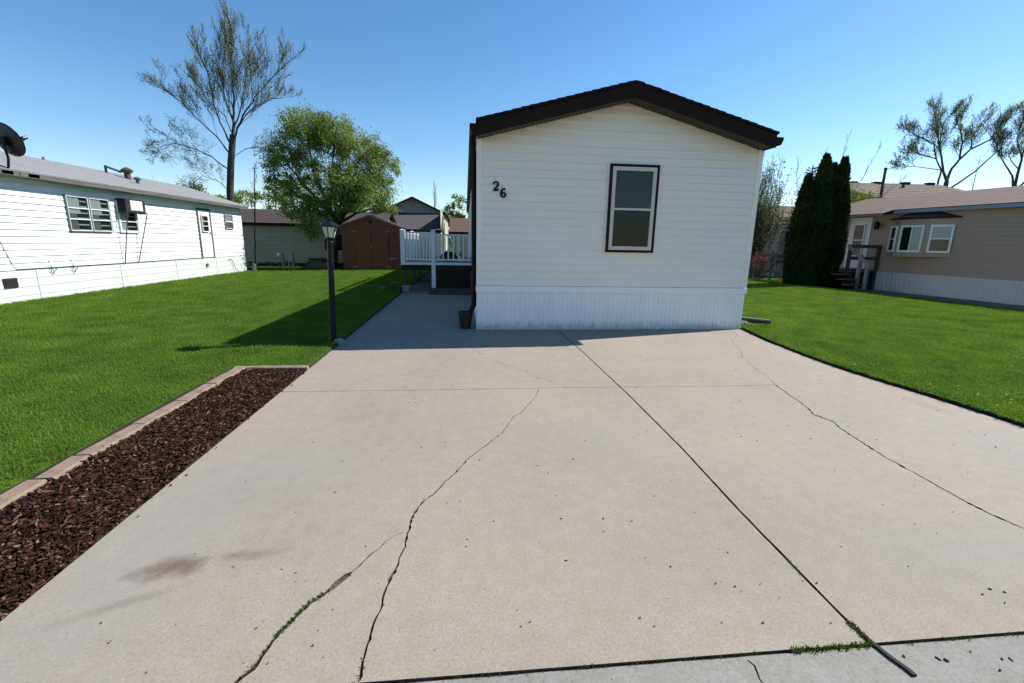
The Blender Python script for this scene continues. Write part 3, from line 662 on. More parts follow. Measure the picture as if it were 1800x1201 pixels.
m = MB(); m.box(-2.06,5.9,.64,-.02,5.94,.83); m.box(-2.06,5.94,.64,-2.02,10.6,.83); m.box(-2.02,8.2,.64,-.02,8.24,.83); m.box(-2.02,10.56,.64,-.02,10.6,.83); dp(m,'joist',M_black)  # joists coloured black to darken the shaded underside
for (x,y) in ((-1.98,6.05),(-1.98,8.3),(-1.98,10.5),(-.1,8.3),(-.1,10.5)): m=MB(); m.box(x-.045,y-.045,0,x+.045,y+.045,.64); dp(m,'support_post',M_wood)
m = MB()
for i in range(9): x0=-1.07+i*.117; m.box(x0,5.96,.05,x0+.105,5.985,.64)
dp(m,'shade_board',M_black)  # black boards added to paint the dark void below the deck
m = MB(); m.box(-1.24,5.2,.0,-.02,5.9,.13); dp(m,'step',M_wood)
# things on the deck
t = thing('storage_bag','dark navy cushion bag slumped on the deck behind the right railing','bag',(-.72,7.2,.865))
m = MB(); m.lathe([(.0,0),(.22,0),(.27,.06),(.27,.16),(.2,.24),(.1,.29),(.0,.30)],0,0,14)
for i,v in enumerate(m.v): m.v[i]=(v[0]*(1+.25*noise.noise(Vector(v)*7)),v[1]*(1+.2*noise.noise(Vector(v)*5)),v[2]*(1+.3*noise.noise(Vector(v)*4)))
m.build('body',M_blue,t,smooth=True); m=MB(); m.tube([(-.1,0,.28),(-.05,0,.36),(.05,0,.36),(.1,0,.28)],.012,6); m.build('handle',M_blue,t)
t = thing('flower_pot','small white flower pot on the deck to the right of the navy bag','flower pot',(-.36,7.1,.865)); m=MB(); m.lathe([(.055,0),(.085,.13),(.095,.13),(.095,.16),(.08,.16),(.075,.13)],0,0,14); m.build('pot',M_white,t)
m=MB()
for i in range(60): 
    a=U(0,2*pi); r=U(0,.1); x,y,z=r*cos(a),r*sin(a),.15+U(0,.12); m.poly([(x,y,z),(x+U(-.03,.03),y+U(-.03,.03),z+.03),(x+U(-.03,.03),y+U(-.03,.03),z+.01)])
m.build('leaves',M_far,t)
# plants and stand at the deck corner
t = thing('plant_stand','thin iron plant stand with a pale dish on top, at the deck corner','plant stand',(-2.34,6.2,.02)); m=MB(); m.tube([(0,0,0),(0,0,.86)],.008,6)
for a in (0,2.1,4.2): m.tube([(0,0,.22),(.08*cos(a),.08*sin(a),.0)],.006,5)
m.build('pole',M_black,t); m=MB(); m.lathe([(.03,.86),(.10,.90),(.13,.94),(.12,.945),(.03,.90)],0,0,16); m.build('dish',M_stone,t)
def small_plant(x,y,h,n,label,flower=None,group=None):
    t = thing('flowering_plant' if flower else 'leafy_plant',label,'plant',(x,y,.02),0,group); m=MB(); fl=MB()
    for i in range(n):
        a=U(0,2*pi); l=h*U(.5,1); lean=U(.1,.55); top=Vector((cos(a)*l*lean,sin(a)*l*lean,l)); m.tube([(0,0,0),tuple(top*.6+Vector((0,0,l*.08))),tuple(top)],[.004,.003,.002],4)
        for k in range(6):
            c=top*U(.35,1); s=U(.02,.045); d=Vector((U(-1,1),U(-1,1),U(-.3,1))).normalized()*s; e=d.orthogonal().normalized()*s*.4
            m.poly([c,c+d*.5+e,c+d,c+d*.5-e])
        if flower and R()<.6: fl.lathe([(.001,top.z),(.022,top.z+.012),(.001,top.z+.02)],top.x,top.y,6)
    m.build('foliage',M_far,t)
    if flower and fl.v: fl.build('blossom',flower,t)
    return t
small_plant(-2.28,5.55,.30,16,'taller flowering plant with pale blossoms in the shade at the deck corner',M_white)
small_plant(-2.52,5.3,.20,12,'smaller plant with pale blossoms on the lawn, furthest from the deck',M_white)
small_plant(-2.1,5.8,.26,16,'leafy plant growing against the deck corner post')
t = thing('garden_block','mossy stone block on the ground under the deck corner','stone block',(-1.93,5.72,0)); m=MB(); m.box(-.1,-.1,0,.1,.1,.16); m.build('block',M_stone,t,bevel=.012); m=MB(); m.box(-.12,-.12,.16,.12,.12,.2); m.build('cap',M_stone,t,bevel=.01)

# ------------------------------------------------------------------ lamp post
LP = thing('lamp_post','black post lamp with frosted lantern, leaning slightly at the edge of lawn and driveway','street lamp',(-2.13,-1.10,.0)); LP.rotation_euler=(0,radians(1.6),0)
m=MB(); m.lathe([(.055,0),(.055,.07),(.045,.09),(.041,.11),(.041,1.46),(.036,1.47),(.036,1.49),(.05,1.50),(.05,1.515)],0,0,16); m.build('post',M_black,LP,smooth=False)
m=MB(); m.tube([(-.115,0,1.19),(.115,0,1.19)],.012,8); m.lathe([(.05,1.17),(.05,1.21)],0,0,12); m.build('ladder_bar',M_black,LP); m=MB(); m.lathe([(.046,1.40),(.046,1.425)],0,0,12); m.build('post_ring',M_black,LP)
m=MB(); n=6; b0=.062; b1=.112; z0=1.515; z1=1.675
for i in range(n):
    a=2*pi*(i+.5)/n; m.tube([(b0*cos(a),b0*sin(a),z0),(b1*cos(a),b1*sin(a),z1)],.007,4)
m.lathe([(.0,1.505),(.075,1.505),(.075,1.522),(.0,1.522)],0,0,6); m.lathe([(.105,z1-.012),(.118,z1-.012),(.118,z1+.004),(.105,z1+.004)],0,0,6); lf=m.build('lantern_frame',M_black,LP)
m=MB(); 
for i in range(n):
    a=2*pi*(i+.5)/n; a2=2*pi*(i+1.5)/n; s=.97; m.poly([(b0*s*cos(a),b0*s*sin(a),z0),(b0*s*cos(a2),b0*s*sin(a2),z0),(b1*s*cos(a2),b1*s*sin(a2),z1),(b1*s*cos(a),b1*s*sin(a),z1)])
m.build('lantern_glass',M_frost,lf)
m=MB(); m.lathe([(.150,1.668),(.150,1.678),(.10,1.705),(.06,1.735),(.045,1.74),(.045,1.765),(.05,1.77),(.02,1.79),(.008,1.80),(.012,1.812),(.003,1.825)],0,0,12); m.build('lantern_cap',M_black,LP)
t=thing('rock','grey brown rock at the foot of the lamp post, by the driveway corner','rock',(-2.03,-1.16,0)); m=MB(); m.lathe([(.07,0),(.085,.03),(.07,.07),(.03,.09)],0,0,8)
for i,v in enumerate(m.v): m.v[i]=(v[0]*(1+.4*noise.noise(Vector(v)*20)),v[1]*(1+.3*noise.noise(Vector(v)*17)),v[2])
m.build('stone',M_stone,t)

# ------------------------------------------------------------------ left white mobile home
LX=-9.79; LW=4.25; L0=-1.2; L1=13.36; LS=.72; LE=2.80
LH = thing('mobile_home','long white mobile home with grey shingle roof, along the left edge of the left lawn','mobile home',(LX-LW/2,6,0))
def lp(mb,name,m,**k):
    o=mb.build(name,m,**k); o.parent=LH; o.matrix_parent_inverse=Matrix.Translation((-(LX-LW/2),-6,0)); return o
rz_l = 3.52
mb=MB(); lap(mb,(LX,L0,0),(0,1,0),(1,0,0),0,L1-L0,LS,LE+.02,.142,.022,None,9.6)
mb.poly([(LX-LW,L0,0),(LX,L0,0),(LX,L0,LE),(LX-LW/2,L0,rz_l-.12),(LX-LW,L0,LE)]); mb.poly([(LX-LW,L0,0),(LX-LW,L1,0),(LX-LW,L1,LE),(LX-LW,L0,LE)])
mb.poly([(LX,L1,0),(LX-LW,L1,0),(LX-LW,L1,LE),(LX-LW/2,L1,rz_l-.12),(LX,L1,LE)])
lp(mb,'wall',M_lwall)
mb=MB(); lap(mb,(LX,L0,0),(0,1,0),(1,0,0),0,L1-L0,-.02,LS-.004,.184,.010)
for y in (1.5,3.45,6.0,8.5,11.0): mb.box(LX+.004,y,0,LX+.016,y+.03,LS-.01)
lp(mb,'skirting',M_lskirt)
mb=MB(); mb.box(LX-.02,L1-.07,0,LX+.022,L1+.012,LE); lp(mb,'corner_trim',M_lwall)
mb=MB(); shingle_roof(mb,LX+.33,LE-.03,LX-LW/2,rz_l,L0-.2,L1+.12,.2,.004,.03); shingle_roof(mb,LX-LW-.33,LE-.03,LX-LW/2,rz_l,L0-.2,L1+.12,.2,.004,.03)
lp(mb,'roof',M_lroof)
mb=MB(); mb.box(LX+.29,L0-.2,LE-.145,LX+.315,L1+.1,LE-.045)
for k in range(7): y=U(2.5,8); mb.box(LX+.315,y,LE-.13,LX+.318,y+U(.1,.5),LE-.06)
lp(mb,'fascia',M_grtrim)
mb=MB(); mb.poly([(LX,L0-.2,LE-.10),(LX+.29,L0-.2,LE-.13),(LX+.29,L1+.1,LE-.13),(LX,L1+.1,LE-.10)]); mb.poly([(LX+.29,L1+.1,LE-.13),(LX+.29,L1+.1,LE-.03),(LX-LW/2,L1+.1,rz_l-.05),(LX-LW/2,L1+.1,rz_l-.16),(LX,L1+.1,LE-.10)])
lp(mb,'soffit',M_lwall)
off=(-(LX-LW/2),-6,0)
def lwin(*a,**k): return window(LH,(LX+off[0],off[1],0),(0,1,0),(1,0,0),*a,**k)
lwin(4.53,5.21,1.56,2.42,style='tri',trim=M_gal,tw=.018,fw=.016,lower=M_curt,upper=M_shade,off=.012)
lwin(5.22,5.90,1.56,2.42,style='tri',trim=M_gal,tw=.018,fw=.016,lower=M_curt,upper=M_shade,off=.012)
lwin(6.18,6.92,1.56,2.42,style='tri',trim=M_white,tw=.03,fw=.03,lower=M_white,upper=M_white,off=.012)
lwin(11.93,12.56,1.80,2.38,style='dh',trim=M_gal,tw=.018,fw=.016,lower=M_curt,upper=M_shade,off=.012)
# door
m=MB(); m.box(LX+.012,10.03,.72,LX+.05,10.10,2.46); m.box(LX+.012,10.84,.72,LX+.05,10.91,2.46); m.box(LX+.012,10.10,2.39,LX+.05,10.84,2.46); m.box(LX+.012,10.0,2.462,LX+.06,10.94,2.49)
dr=lp(m,'door_frame',M_grtrim)
m=MB(); m.box(LX+.012,10.105,.74,LX+.03,10.835,2.385); dd=m.build('door',M_white); dd.parent=LH; dd.matrix_parent_inverse=Matrix.Translation(off)
window(dd,(LX,0,0),(0,1,0),(1,0,0),10.22,10.66,1.65,2.25,style='tri',trim=M_frame,tw=.02,fw=.015,lower=M_curt,upper=M_curt,off=.032,name='door_window')
m=MB(); m.tube([(LX+.03,10.75,1.62),(LX+.09,10.75,1.62)],.03,8); m.build('door_knob',M_gal,dd)
m=MB(); m.box(LX+.012,2.66,.36,LX+.03,2.96,.56)
for i in range(5): m.box(LX+.03,2.69,.38+i*.035,LX+.038,2.93,.40+i*.035)
lp(m,'vent',M_dark)
m=MB(); m.tube([(LX+.03,2.62,1.75),(LX+.03,2.80,1.2),(LX+.03,2.93,.80),(LX+.03,3.0,.735),(LX+.03,6.2,.725),(LX+.03,10.9,.735)],.0065,5)
lp(m,'cable',M_tire)
for yc,tilt in ((3.85,.3),(4.45,.1)):
    m=MB(); m.tube([(LX+.04+.02*sin(3*a),yc+.06*cos(a)+.02*sin(2*a),.655+.075*sin(a)) for a in [2*pi*i/18*1.6 for i in range(19)]],.006,5); m.tube([(LX+.03,yc-.06,.9),(LX+.03,yc,.72)],.006,4); lp(m,'cable_coil',M_tire)
m=MB(); m.tube([(LX+.03,11.9,.55),(LX+.04,11.98,.62),(LX+.05,12.1,.60),(LX+.08,12.35,.15),(LX+.15,12.5,.03)],.012,5); lp(m,'garden_hose',M_wood)
m=MB(); m.lathe([(.03,.40),(.045,.42),(.04,.5),(.02,.52)],LX+.05,10.3,8); lp(m,'water_tap',M_gal)
# roof vents
m=MB(); m.tube([(LX-1.30,8.85,3.0),(LX-1.30,8.85,3.50)],.09,10); m.lathe([(.13,3.46),(.17,3.54),(.06,3.62)],LX-1.30,8.85,12); lp(m,'roof_vent',M_wood)
m=MB(); m.tube([(LX-1.75,8.6,3.3),(LX-1.75,8.6,3.64)],.035,8); m.tube([(LX-1.72,8.6,3.60),(LX-1.40,8.75,3.46)],.04,6); lp(m,'flue_pipe',M_grtrim)
m=MB(); m.tube([(LX-2.0,6.72,3.4),(LX-2.0,6.72,3.56)],.03,8); lp(m,'vent_pipe',M_gal)
m=MB(); m.tube([(LX-.7,8.35,2.9),(LX-.7,8.35,3.22)],.05,8); m.lathe([(.09,3.2),(.1,3.24),(.03,3.29)],LX-.7,8.35,10); lp(m,'roof_vent',M_grtrim)
# air conditioner
AC=thing('air_conditioner','dark box air conditioner hanging on thin braces from the white home window','air conditioner',(LX,6.55,2.12))
m=MB(); m.box(.02,-.37,-.01,.28,.42,.36); m.build('casing',M_dark,AC,bevel=.012)
m=MB(); m.box(.282,-.20,.05,.292,.28,.32); 
for i in range(9): m.box(.293,-.18,.06+i*.028,.299,.26,.072+i*.028)
m.build('grille',M_shade,AC)
for (y,yb) in ((-.37,-.40),(.42,.15)):
    m=MB(); m.tube([(.30,y,-.02),(.05,yb,-1.39)],.014,5); m.tube([(.05,y,-.02),(.30,y,-.02)],.013,5); m.build('brace',M_wood,AC)
# satellite dish
SDh=thing('satellite_dish','dark satellite dish on a bent mast at the eave of the white home, top left','satellite dish',(-9.42,2.95,2.86))
m=MB(); n=20; R0=.315
dirv=Vector((.22,.90,.35)).normalized(); a1=dirv.orthogonal().normalized(); a2=dirv.cross(a1); c0=Vector((-.05,.12,.50))
for k in range(6):
    r=R0*k/5
    for j in range(n):
        q=c0+a1*r*cos(2*pi*j/n)+a2*r*1.1*sin(2*pi*j/n)+dirv*(-.07+.07*(k/5)**2); m.v.append(tuple(q))
for k in range(5):
    for j in range(n): a=k*n+j; b=k*n+(j+1)%n; m.f.append((a,b,b+n,a+n)); m.m.append(0)
nn=len(m.v); m.v+=[tuple(Vector(v)-dirv*.02) for v in m.v]
for k in range(5):
    for j in range(n): a=nn+k*n+j; b=nn+k*n+(j+1)%n; m.f.append((a+n,b+n,b,a)); m.m.append(0)
m.build('reflector',M_gal if False else M_tire,SDh,smooth=True)
m=MB(); m.tube([(-.05,0,-.05),(-.02,0,.12),tuple(c0-dirv*.12)],.022,8); m.tube([(-.05,0,-.05),(-.2,.06,-.12)],.02,6); m.build('mast',M_black,SDh)
m=MB(); m.box(-.10,-.06,.36,.02,.06,.52); m.build('bracket',M_black,SDh)
m=MB(); e=c0+dirv*.36-Vector((0,0,.02)); m.tube([tuple(c0-Vector((0,0,.26))),tuple(e)],.012,6); m.tube([tuple(e),tuple(e-dirv*.09)],.035,8); m.build('feed_arm',M_black,SDh)

# ------------------------------------------------------------------ right tan mobile home (turned 6.75 degrees)
ang=radians(6.75)
RH=thing('mobile_home','tan mobile home with a bay window and brown red roof, beyond the right lawn','mobile home',(15.25,5,0),ang)
# local axes: facade is x=0, extending +y away, body to +x
def rp(mb,name,m,par=None,**k): return mb.build(name,m,par or RH,**k)
Ya,Yb=-9.0,5.3; RW=4.3; RE=2.80; RRz=3.55
mb=MB(); lap(mb,(0,Yb,0),(0,-1,0),(-1,0,0),0,Yb-Ya,.68,RE+.02,.127,.022)
mb.poly([(0,Yb,0),(RW,Yb,0),(RW,Yb,RE),(RW/2,Yb,RRz-.1),(0,Yb,RE)]); mb.poly([(0,Ya,0),(RW,Ya,0),(RW,Ya,RE),(RW/2,Ya,RRz-.1),(0,Ya,RE)]); mb.poly([(RW,Ya,0),(RW,Yb,0),(RW,Yb,RE),(RW,Ya,RE)])
rp(mb,'wall',M_rwall)
mb=MB(); ribs(mb,(0,Yb,0),(0,-1,0),(-1,0,0),0,Yb-Ya,-.03,.62,.15,.012); rp(mb,'skirting',M_rskirt)
mb=MB(); mb.box(-.034,Ya,.61,-.001,Yb,.69); rp(mb,'skirting_rail',M_rskirt)
mb=MB(); shingle_roof(mb,-.30,RE+.05,RW/2,RRz,Ya-.2,2.25,.2,.004,.03); shingle_roof(mb,-.75,RE-.075,RW/2,RRz,2.25,Yb+.2,.2,.004,.03); shingle_roof(mb,RW+.3,RE+.05,RW/2,RRz-.001,Ya-.2,Yb+.2,.2,.004,.03); rp(mb,'roof',M_rroof)
mb=MB(); mb.box(-.30,Ya-.2,RE-.075,-.275,2.25,RE+.025); mb.box(-.75,2.25,RE-.15,-.73,Yb+.2,RE-.105); rp(mb,'fascia',M_teal)
mb=MB(); mb.poly([(-.275,Ya-.2,RE-.07),(0,Ya-.2,RE-.02),(0,2.25,RE-.02),(-.275,2.25,RE-.07)]); mb.poly([(-.73,2.25,RE-.14),(0,2.25,RE-.02),(0,Yb+.2,RE-.02),(-.73,Yb+.2,RE-.14)]); rp(mb,'soffit',M_rwall)
# door
m=MB(); m.box(-.04,3.18,.76,-.012,3.26,2.64); m.box(-.04,3.94,.76,-.012,4.02,2.64); m.box(-.04,3.26,2.56,-.012,3.94,2.64); rp(m,'door_frame',M_white)
m=MB(); m.box(-.035,3.27,.78,-.013,3.93,2.55); dd=rp(m,'door',M_white)
window(dd,(-.036,0,0),(0,-1,0),(-1,0,0),-3.83,-3.37,1.22,2.42,style='dh',trim=M_white,tw=.02,fw=.02,off=.0,name='door_window')
m=MB(); m.tube([(-.035,3.33,1.1),(-.10,3.33,1.1)],.03,8); m.build('door_knob',M_gal,dd)
m=MB(); m.tube([(-.012,2.88,2.34),(-.12,2.88,2.34),(-.15,2.88,2.42)],.015,6); m.lathe([(.03,2.20),(.075,2.22),(.085,2.38),(.11,2.39),(.02,2.49)],-.15,2.88,8); rp(m,'wall_lantern',M_black)
# bay window
bay=MB(); A=(0,.10); Bb=(-.34,.45); Cc=(-.34,1.95); Dd=(0,2.30); z0,z1=1.28,2.52
bay_pts=[(0,.40),(-.33,1.0),(-.33,1.92),(0,2.44)]
def bayface(mb,z0,z1,o=0):
    for (a,b) in zip(bay_pts,bay_pts[1:]): mb.poly([(a[0],a[1],z0),(b[0],b[1],z0),(b[0],b[1],z1),(a[0],a[1],z1)])
bayface(bay,1.28,2.50); bay.poly([(p[0],p[1],1.28) for p in bay_pts]); bay.poly([(p[0],p[1],2.50) for p in bay_pts])
bw=rp(bay,'bay_window',M_rwall)
def bwin(i,m0,m1,z0,z1,style,lo,up):
    a=Vector((*bay_pts[i+1],0)); b=Vector((*bay_pts[i],0)); d=(b-a); L=d.length; d.normalize(); nr=Vector((d.y,-d.x,0))
    if nr.x>0: nr=-nr
    window(bw,tuple(a),tuple(d),tuple(nr),L*m0,L*m1,z0,z1,style=style,trim=M_white,tw=.03,fw=.025,lower=lo,upper=up,off=.004)
bwin(2,.10,.86,1.42,2.30,'dh',M_dark,M_dark)
bwin(1,.10,.90,1.42,2.30,'slide',M_dark,M_white)
bwin(0,.10,.92,1.42,2.30,'dh',M_blind,M_shade)
m=MB(); m.box(-.36,1.0,1.26,-.332,1.94,1.42); m.build('sill_board',M_rwall,bw)
mb=MB(); rpnts=[(-.0,.30),(-.45,.96),(-.45,1.98),(0,2.56)]
zt=2.74; ze=2.55
top=[(0,.95,zt),(0,1.95,zt)]
mb.poly([(rpnts[1][0],rpnts[1][1],ze),(rpnts[2][0],rpnts[2][1],ze),top[1],top[0]]); mb.poly([(rpnts[0][0],rpnts[0][1],ze),(rpnts[1][0],rpnts[1][1],ze),top[0]]); mb.poly([(rpnts[2][0],rpnts[2][1],ze),(rpnts[3][0],rpnts[3][1],ze),top[1]]); mb.poly([(p[0],p[1],ze) for p in rpnts])
mb.build('bay_roof',M_wood,bw)
m=MB(); 
for a,b in zip(rpnts,rpnts[1:]): m.poly([(a[0],a[1],ze-.04),(b[0],b[1],ze-.04),(b[0],b[1],ze+.004),(a[0],a[1],ze+.004)])
m.build('bay_roof_edge',M_fascia,bw)
# its walk
mb=MB(); Mr=Matrix.Translation((15.25,5,0))@Matrix.Rotation(ang,4,'Z')
mb.poly([tuple(Mr@Vector(p)) for p in ((-1.42,Ya,.022),(-.02,Ya,.022),(-.02,2.6,.022),(-1.42,2.6,.022))]); mb.poly([tuple(Mr@Vector(p)) for p in ((-1.42,Ya,-.03),(-1.42,Ya,.022),(-1.42,2.6,.022),(-1.42,2.6,-.03))])
tag(mb.build('walk',M_walk),kind='structure')
# wooden steps
SP=thing('entry_steps','weathered wooden steps with grey handrails up to the door of the tan home','steps',tuple(Mr@Vector((-.68,3.3,0))),ang)
m=MB(); m.box(-.67,-.6,.68,.655,.6,.74); m.build('landing',M_wood,SP)
for i in range(4):
    m=MB(); y=-.62-.25*i; z=.62-.165*i; m.box(-1.38,y-.27,z-.04,-.74,y,z); m.build('tread',M_wood,SP)
m=MB(); m.box(-1.36,-1.60,.0,-1.32,-.62,.10); m.box(-1.34,-.86,.10,-.78,-.84,.57); m.box(-1.34,-1.10,.0,-.78,-1.08,.40); m.box(-.67,-.61,.0,.62,-.58,.67); m.box(-.69,-.6,.0,-.66,.58,.67); m.build('riser',M_black,SP)
for (x,y,h,mm) in ((-.67,-.60,1.64,M_wood),(.61,-.60,1.64,M_wood),(-.70,-1.38,1.10,M_greyw),(-.70,-1.08,1.30,M_greyw),(-.67,.55,1.62,M_wood)):
    m=MB(); m.box(x-.045,y-.045,0,x+.045,y+.045,h); m.build('post',mm,SP)
m=MB(); m.box(-.62,-.655,1.52,.66,-.645+.06,1.64); m.build('handrail',M_wood,SP)
m=MB(); m.box(-.62,-.65,1.10,.66,-.61,1.22); m.build('handrail',M_wood,SP)
def plank(x0,y0,z0,x1,y1,z1,h=.12):
    m=MB(); m.poly([(x0,y0,z0),(x1,y1,z1),(x1,y1,z1-h),(x0,y0,z0-h)]); m.poly([(x0,y0+.04,z0),(x1,y1+.04,z1),(x1,y1+.04,z1-h),(x0,y0+.04,z0-h)]); m.poly([(x0,y0,z0),(x1,y1,z1),(x1,y1+.04,z1),(x0,y0+.04,z0)]); m.poly([(x0,y0,z0-h),(x1,y1,z1-h),(x1,y1+.04,z1-h),(x0,y0+.04,z0-h)]); return m
m=MB(); m.poly([(-.76,-.56,1.66),(-.76,-1.48,.98),(-.76,-1.48,.84),(-.76,-.56,1.52)]); m.poly([(-.72,-.56,1.66),(-.72,-1.48,.98),(-.72,-1.48,.84),(-.72,-.56,1.52)]); m.poly([(-.76,-.56,1.66),(-.72,-.56,1.66),(-.72,-1.48,.98),(-.76,-1.48,.98)]); m.poly([(-.76,-1.48,.98),(-.72,-1.48,.98),(-.72,-1.48,.84),(-.76,-1.48,.84)]); m.poly([(-.76,-.56,1.52),(-.72,-.56,1.52),(-.72,-1.48,.84),(-.76,-1.48,.84)]); m.build('handrail',M_greyw,SP)

# ------------------------------------------------------------------ shed
SH=thing('garden_shed','dark brown wooden shed with double doors and a low gable roof, left of the deck','shed',(-4.73,15.2,0))
m=MB()
sw=1.37
for i in range(14):
    u0=-sw+i*(2*sw/14); u1=u0+2*sw/14-.012; zt=lambda u: 2.13+.50*(1-abs(u)/sw)
    um=(u0+u1)/2
    pts=[(u0,0,.03),(u1,0,.03),(u1,0,zt(u1)-.03)]+([(0,0,zt(0)-.03)] if u0<0<u1 else [])+[(u0,0,zt(u0)-.03)]
    m.poly(pts)
m.poly([(-sw,.012,.0),(sw,.012,0),(sw,.012,2.12),(0,.012,2.60),(-sw,.012,2.12)]); m.poly([(sw,.012,0),(sw,2.4,0),(sw,2.4,2.12),(sw,.012,2.12)]); m.poly([(-sw,.012,0),(-sw,2.4,0),(-sw,2.4,2.12),(-sw,.012,2.12)]); m.poly([(-sw,2.4,0),(sw,2.4,0),(sw,2.4,2.12),(0,2.4,2.6),(-sw,2.4,2.12)])
m.build('wall',M_shed,SH)
m=MB(); shingle_roof(m,-sw-.12,2.10,0,2.645,-.12,2.5,.2,.01,.02); shingle_roof(m,sw+.12,2.10,0,2.645,-.12,2.5,.2,.01,.02); m.build('roof',M_broof,SH)
m=MB(); m.poly([(0,-.13,2.645),(sw+.14,-.13,2.10),(sw+.14,-.13,2.03),(0,-.13,2.575)]); m.poly([(0,-.145,2.645),(sw+.14,-.145,2.10),(sw+.14,-.12,2.10),(0,-.12,2.645)]); m.build('rake_board',M_shedt,SH)  # right rake board tinted pale for sunlight; left one stays shed brown
m=MB(); m.poly([(0,-.128,2.64),(-sw-.14,-.128,2.10),(-sw-.14,-.128,2.00),(0,-.128,2.54)]); m.build('rake_board',M_shed,SH)
for s in (-1,1):
    m=MB(); u0,u1=(-.80,-.012) if s<0 else (.012,.80)
    m.box(u0,-.035,.10,u1,-.012,1.95); 
    for u in (u0,u1-.07): m.box(u,-.05,.10,u+.07,-.036,1.95)
    m.box(u0+.07,-.05,1.87,u1-.07,-.036,1.95); m.box(u0+.07,-.05,.10,u1-.07,-.036,.18); d_=m.build('door',M_shed,SH)
m=MB(); m.box(-.04,-.065,1.13,.05,-.052,1.20); m.box(-.02,-.08,1.08,.03,-.066,1.14); m.build('padlock',M_gal,SH)
for s in (-1,1):
    for z in (1.86,.18): m=MB(); m.box(s*.80-.09,-.06,z-.02,s*.80+.09,-.052,z+.03); m.build('hinge',M_gal,SH)
m=MB(); m.lathe([(.09,0),(.09,.02),(.02,.03)],0,0,10); o=m.build('gable_vent',M_dark,SH); o.location=(0,-.014,2.32); o.rotation_euler=(pi/2,0,0)
t=thing('storage_box','low dark storage box on the grass at the left side of the brown shed','box',(-6.95,15.1,0)); m=MB(); m.box(-.62,-.3,.0,.55,.3,.5); m.build('body',M_tire,t,bevel=.02); m=MB(); m.box(-.66,-.34,.5,.59,.34,.56); m.build('lid',M_black,t,bevel=.015)

# ------------------------------------------------------------------ house behind the shed
def gable_home(name,label,x0,x1,y0,y1,ze,zr,wm,rm,fm,step=.15,ov=.25,skirt=None,cat='mobile home'):
    """ridge along x"""
    t=thing(name,label,cat,((x0+x1)/2,(y0+y1)/2,0)); ox,oy=(x0+x1)/2,(y0+y1)/2; a,b=x0-ox,x1-ox; c,d=y0-oy,y1-oy
    m=MB(); lap(m,(a,c,0),(1,0,0),(0,-1,0),0,b-a,(.0 if not skirt else .6),ze+.02,step,.030)
    for X in (a,b): m.poly([(X,c,0),(X,d,0),(X,d,ze),(X,0,zr-.08),(X,c,ze)])
    m.poly([(a,d,0),(b,d,0),(b,d,ze),(a,d,ze)]); m.build('wall',wm,t)
    if skirt: m=MB(); m.box(a,c-.02,-.02,b,c+.01,.6); m.build('skirting',skirt,t)
    m=MB()
    for yy,s in ((c-ov,1),(d+ov,-1)):
        n=max(3,int((d-c)/2/.2))
        for i in range(n):
            p0=(yy+(0-yy)*i/n, ze+(zr-ze)*i/n); p1=(yy+(0-yy)*(i+1)/n, ze+(zr-ze)*(i+1)/n)
            m.poly([(a-ov,p0[0],p0[1]+.012),(b+ov,p0[0],p0[1]+.012),(b+ov,p1[0],p1[1]),(a-ov,p1[0],p1[1])]); m.poly([(a-ov,p0[0],p0[1]-.02),(b+ov,p0[0],p0[1]-.02),(b+ov,p0[0],p0[1]+.012),(a-ov,p0[0],p0[1]+.012)])
        m.poly([(a-ov,yy,ze-.02),(b+ov,yy,ze-.02),(b+ov,0,zr-.04),(a-ov,0,zr-.04)])
    m.build('roof',rm,t); m=MB(); m.box(a-ov,c-ov-.02,ze-.14,b+ov,c-ov,ze-.005); m.build('fascia',fm,t); 
    m=MB(); m.poly([(a-ov,c-ov,ze-.13),(b+ov,c-ov,ze-.13),(b+ov,c,ze-.06),(a-ov,c,ze-.06)]); m.build('soffit',fm,t)
    return t
BH=gable_home('mobile_home','grey green sided home with old brown roof behind the leafy tree and brown shed',-16.5,-4.6,17.4,21.6,2.22,3.02,M_gsid,M_broof,M_fascia,.22)
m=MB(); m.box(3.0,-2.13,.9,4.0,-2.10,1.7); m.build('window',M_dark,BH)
# grey gable house with lower front roof
GH=thing('house','pale grey house with a gable above a charcoal lower roof, seen behind the deck railing','house',(-3.9,28,0))
m=MB(); gx0,gx1,gy=-2.1,2.1,-2.0
lap(m,(0,gy,0),(1,0,0),(0,-1,0),gx0,gx1,0,4.36,.16,.014,lambda z:(gx0,gx1) if z<3.45 else (gx0+(z-3.45)/.92*2.1,gx1-(z-3.45)/.92*2.1))
m.poly([(gx0,gy,0),(gx0,8,0),(gx0,8,3.45),(gx0,gy,3.45)]); m.poly([(gx0,8,0),(gx1,8,0),(gx1,8,3.45),(0,8,4.37),(gx0,8,3.45)]); m.build('wall',M_tan,GH)
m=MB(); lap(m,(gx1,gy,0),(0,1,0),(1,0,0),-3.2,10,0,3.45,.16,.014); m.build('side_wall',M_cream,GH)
m=MB(); shingle_roof(m,gx0-.3,3.36,0,4.47,gy-.25,8.2,.25,.012,.03); shingle_roof(m,gx1+.3,3.36,0,4.47,gy-.25,8.2,.25,.012,.03); m.build('roof',M_groof,GH)
m=MB(); 
for s in (-1,1): m.poly([(0,gy-.26,4.46),(s*(2.4),gy-.26,3.35),(s*2.4,gy-.26,3.25),(0,gy-.26,4.36)])
m.build('rake_board',M_fascia,GH)
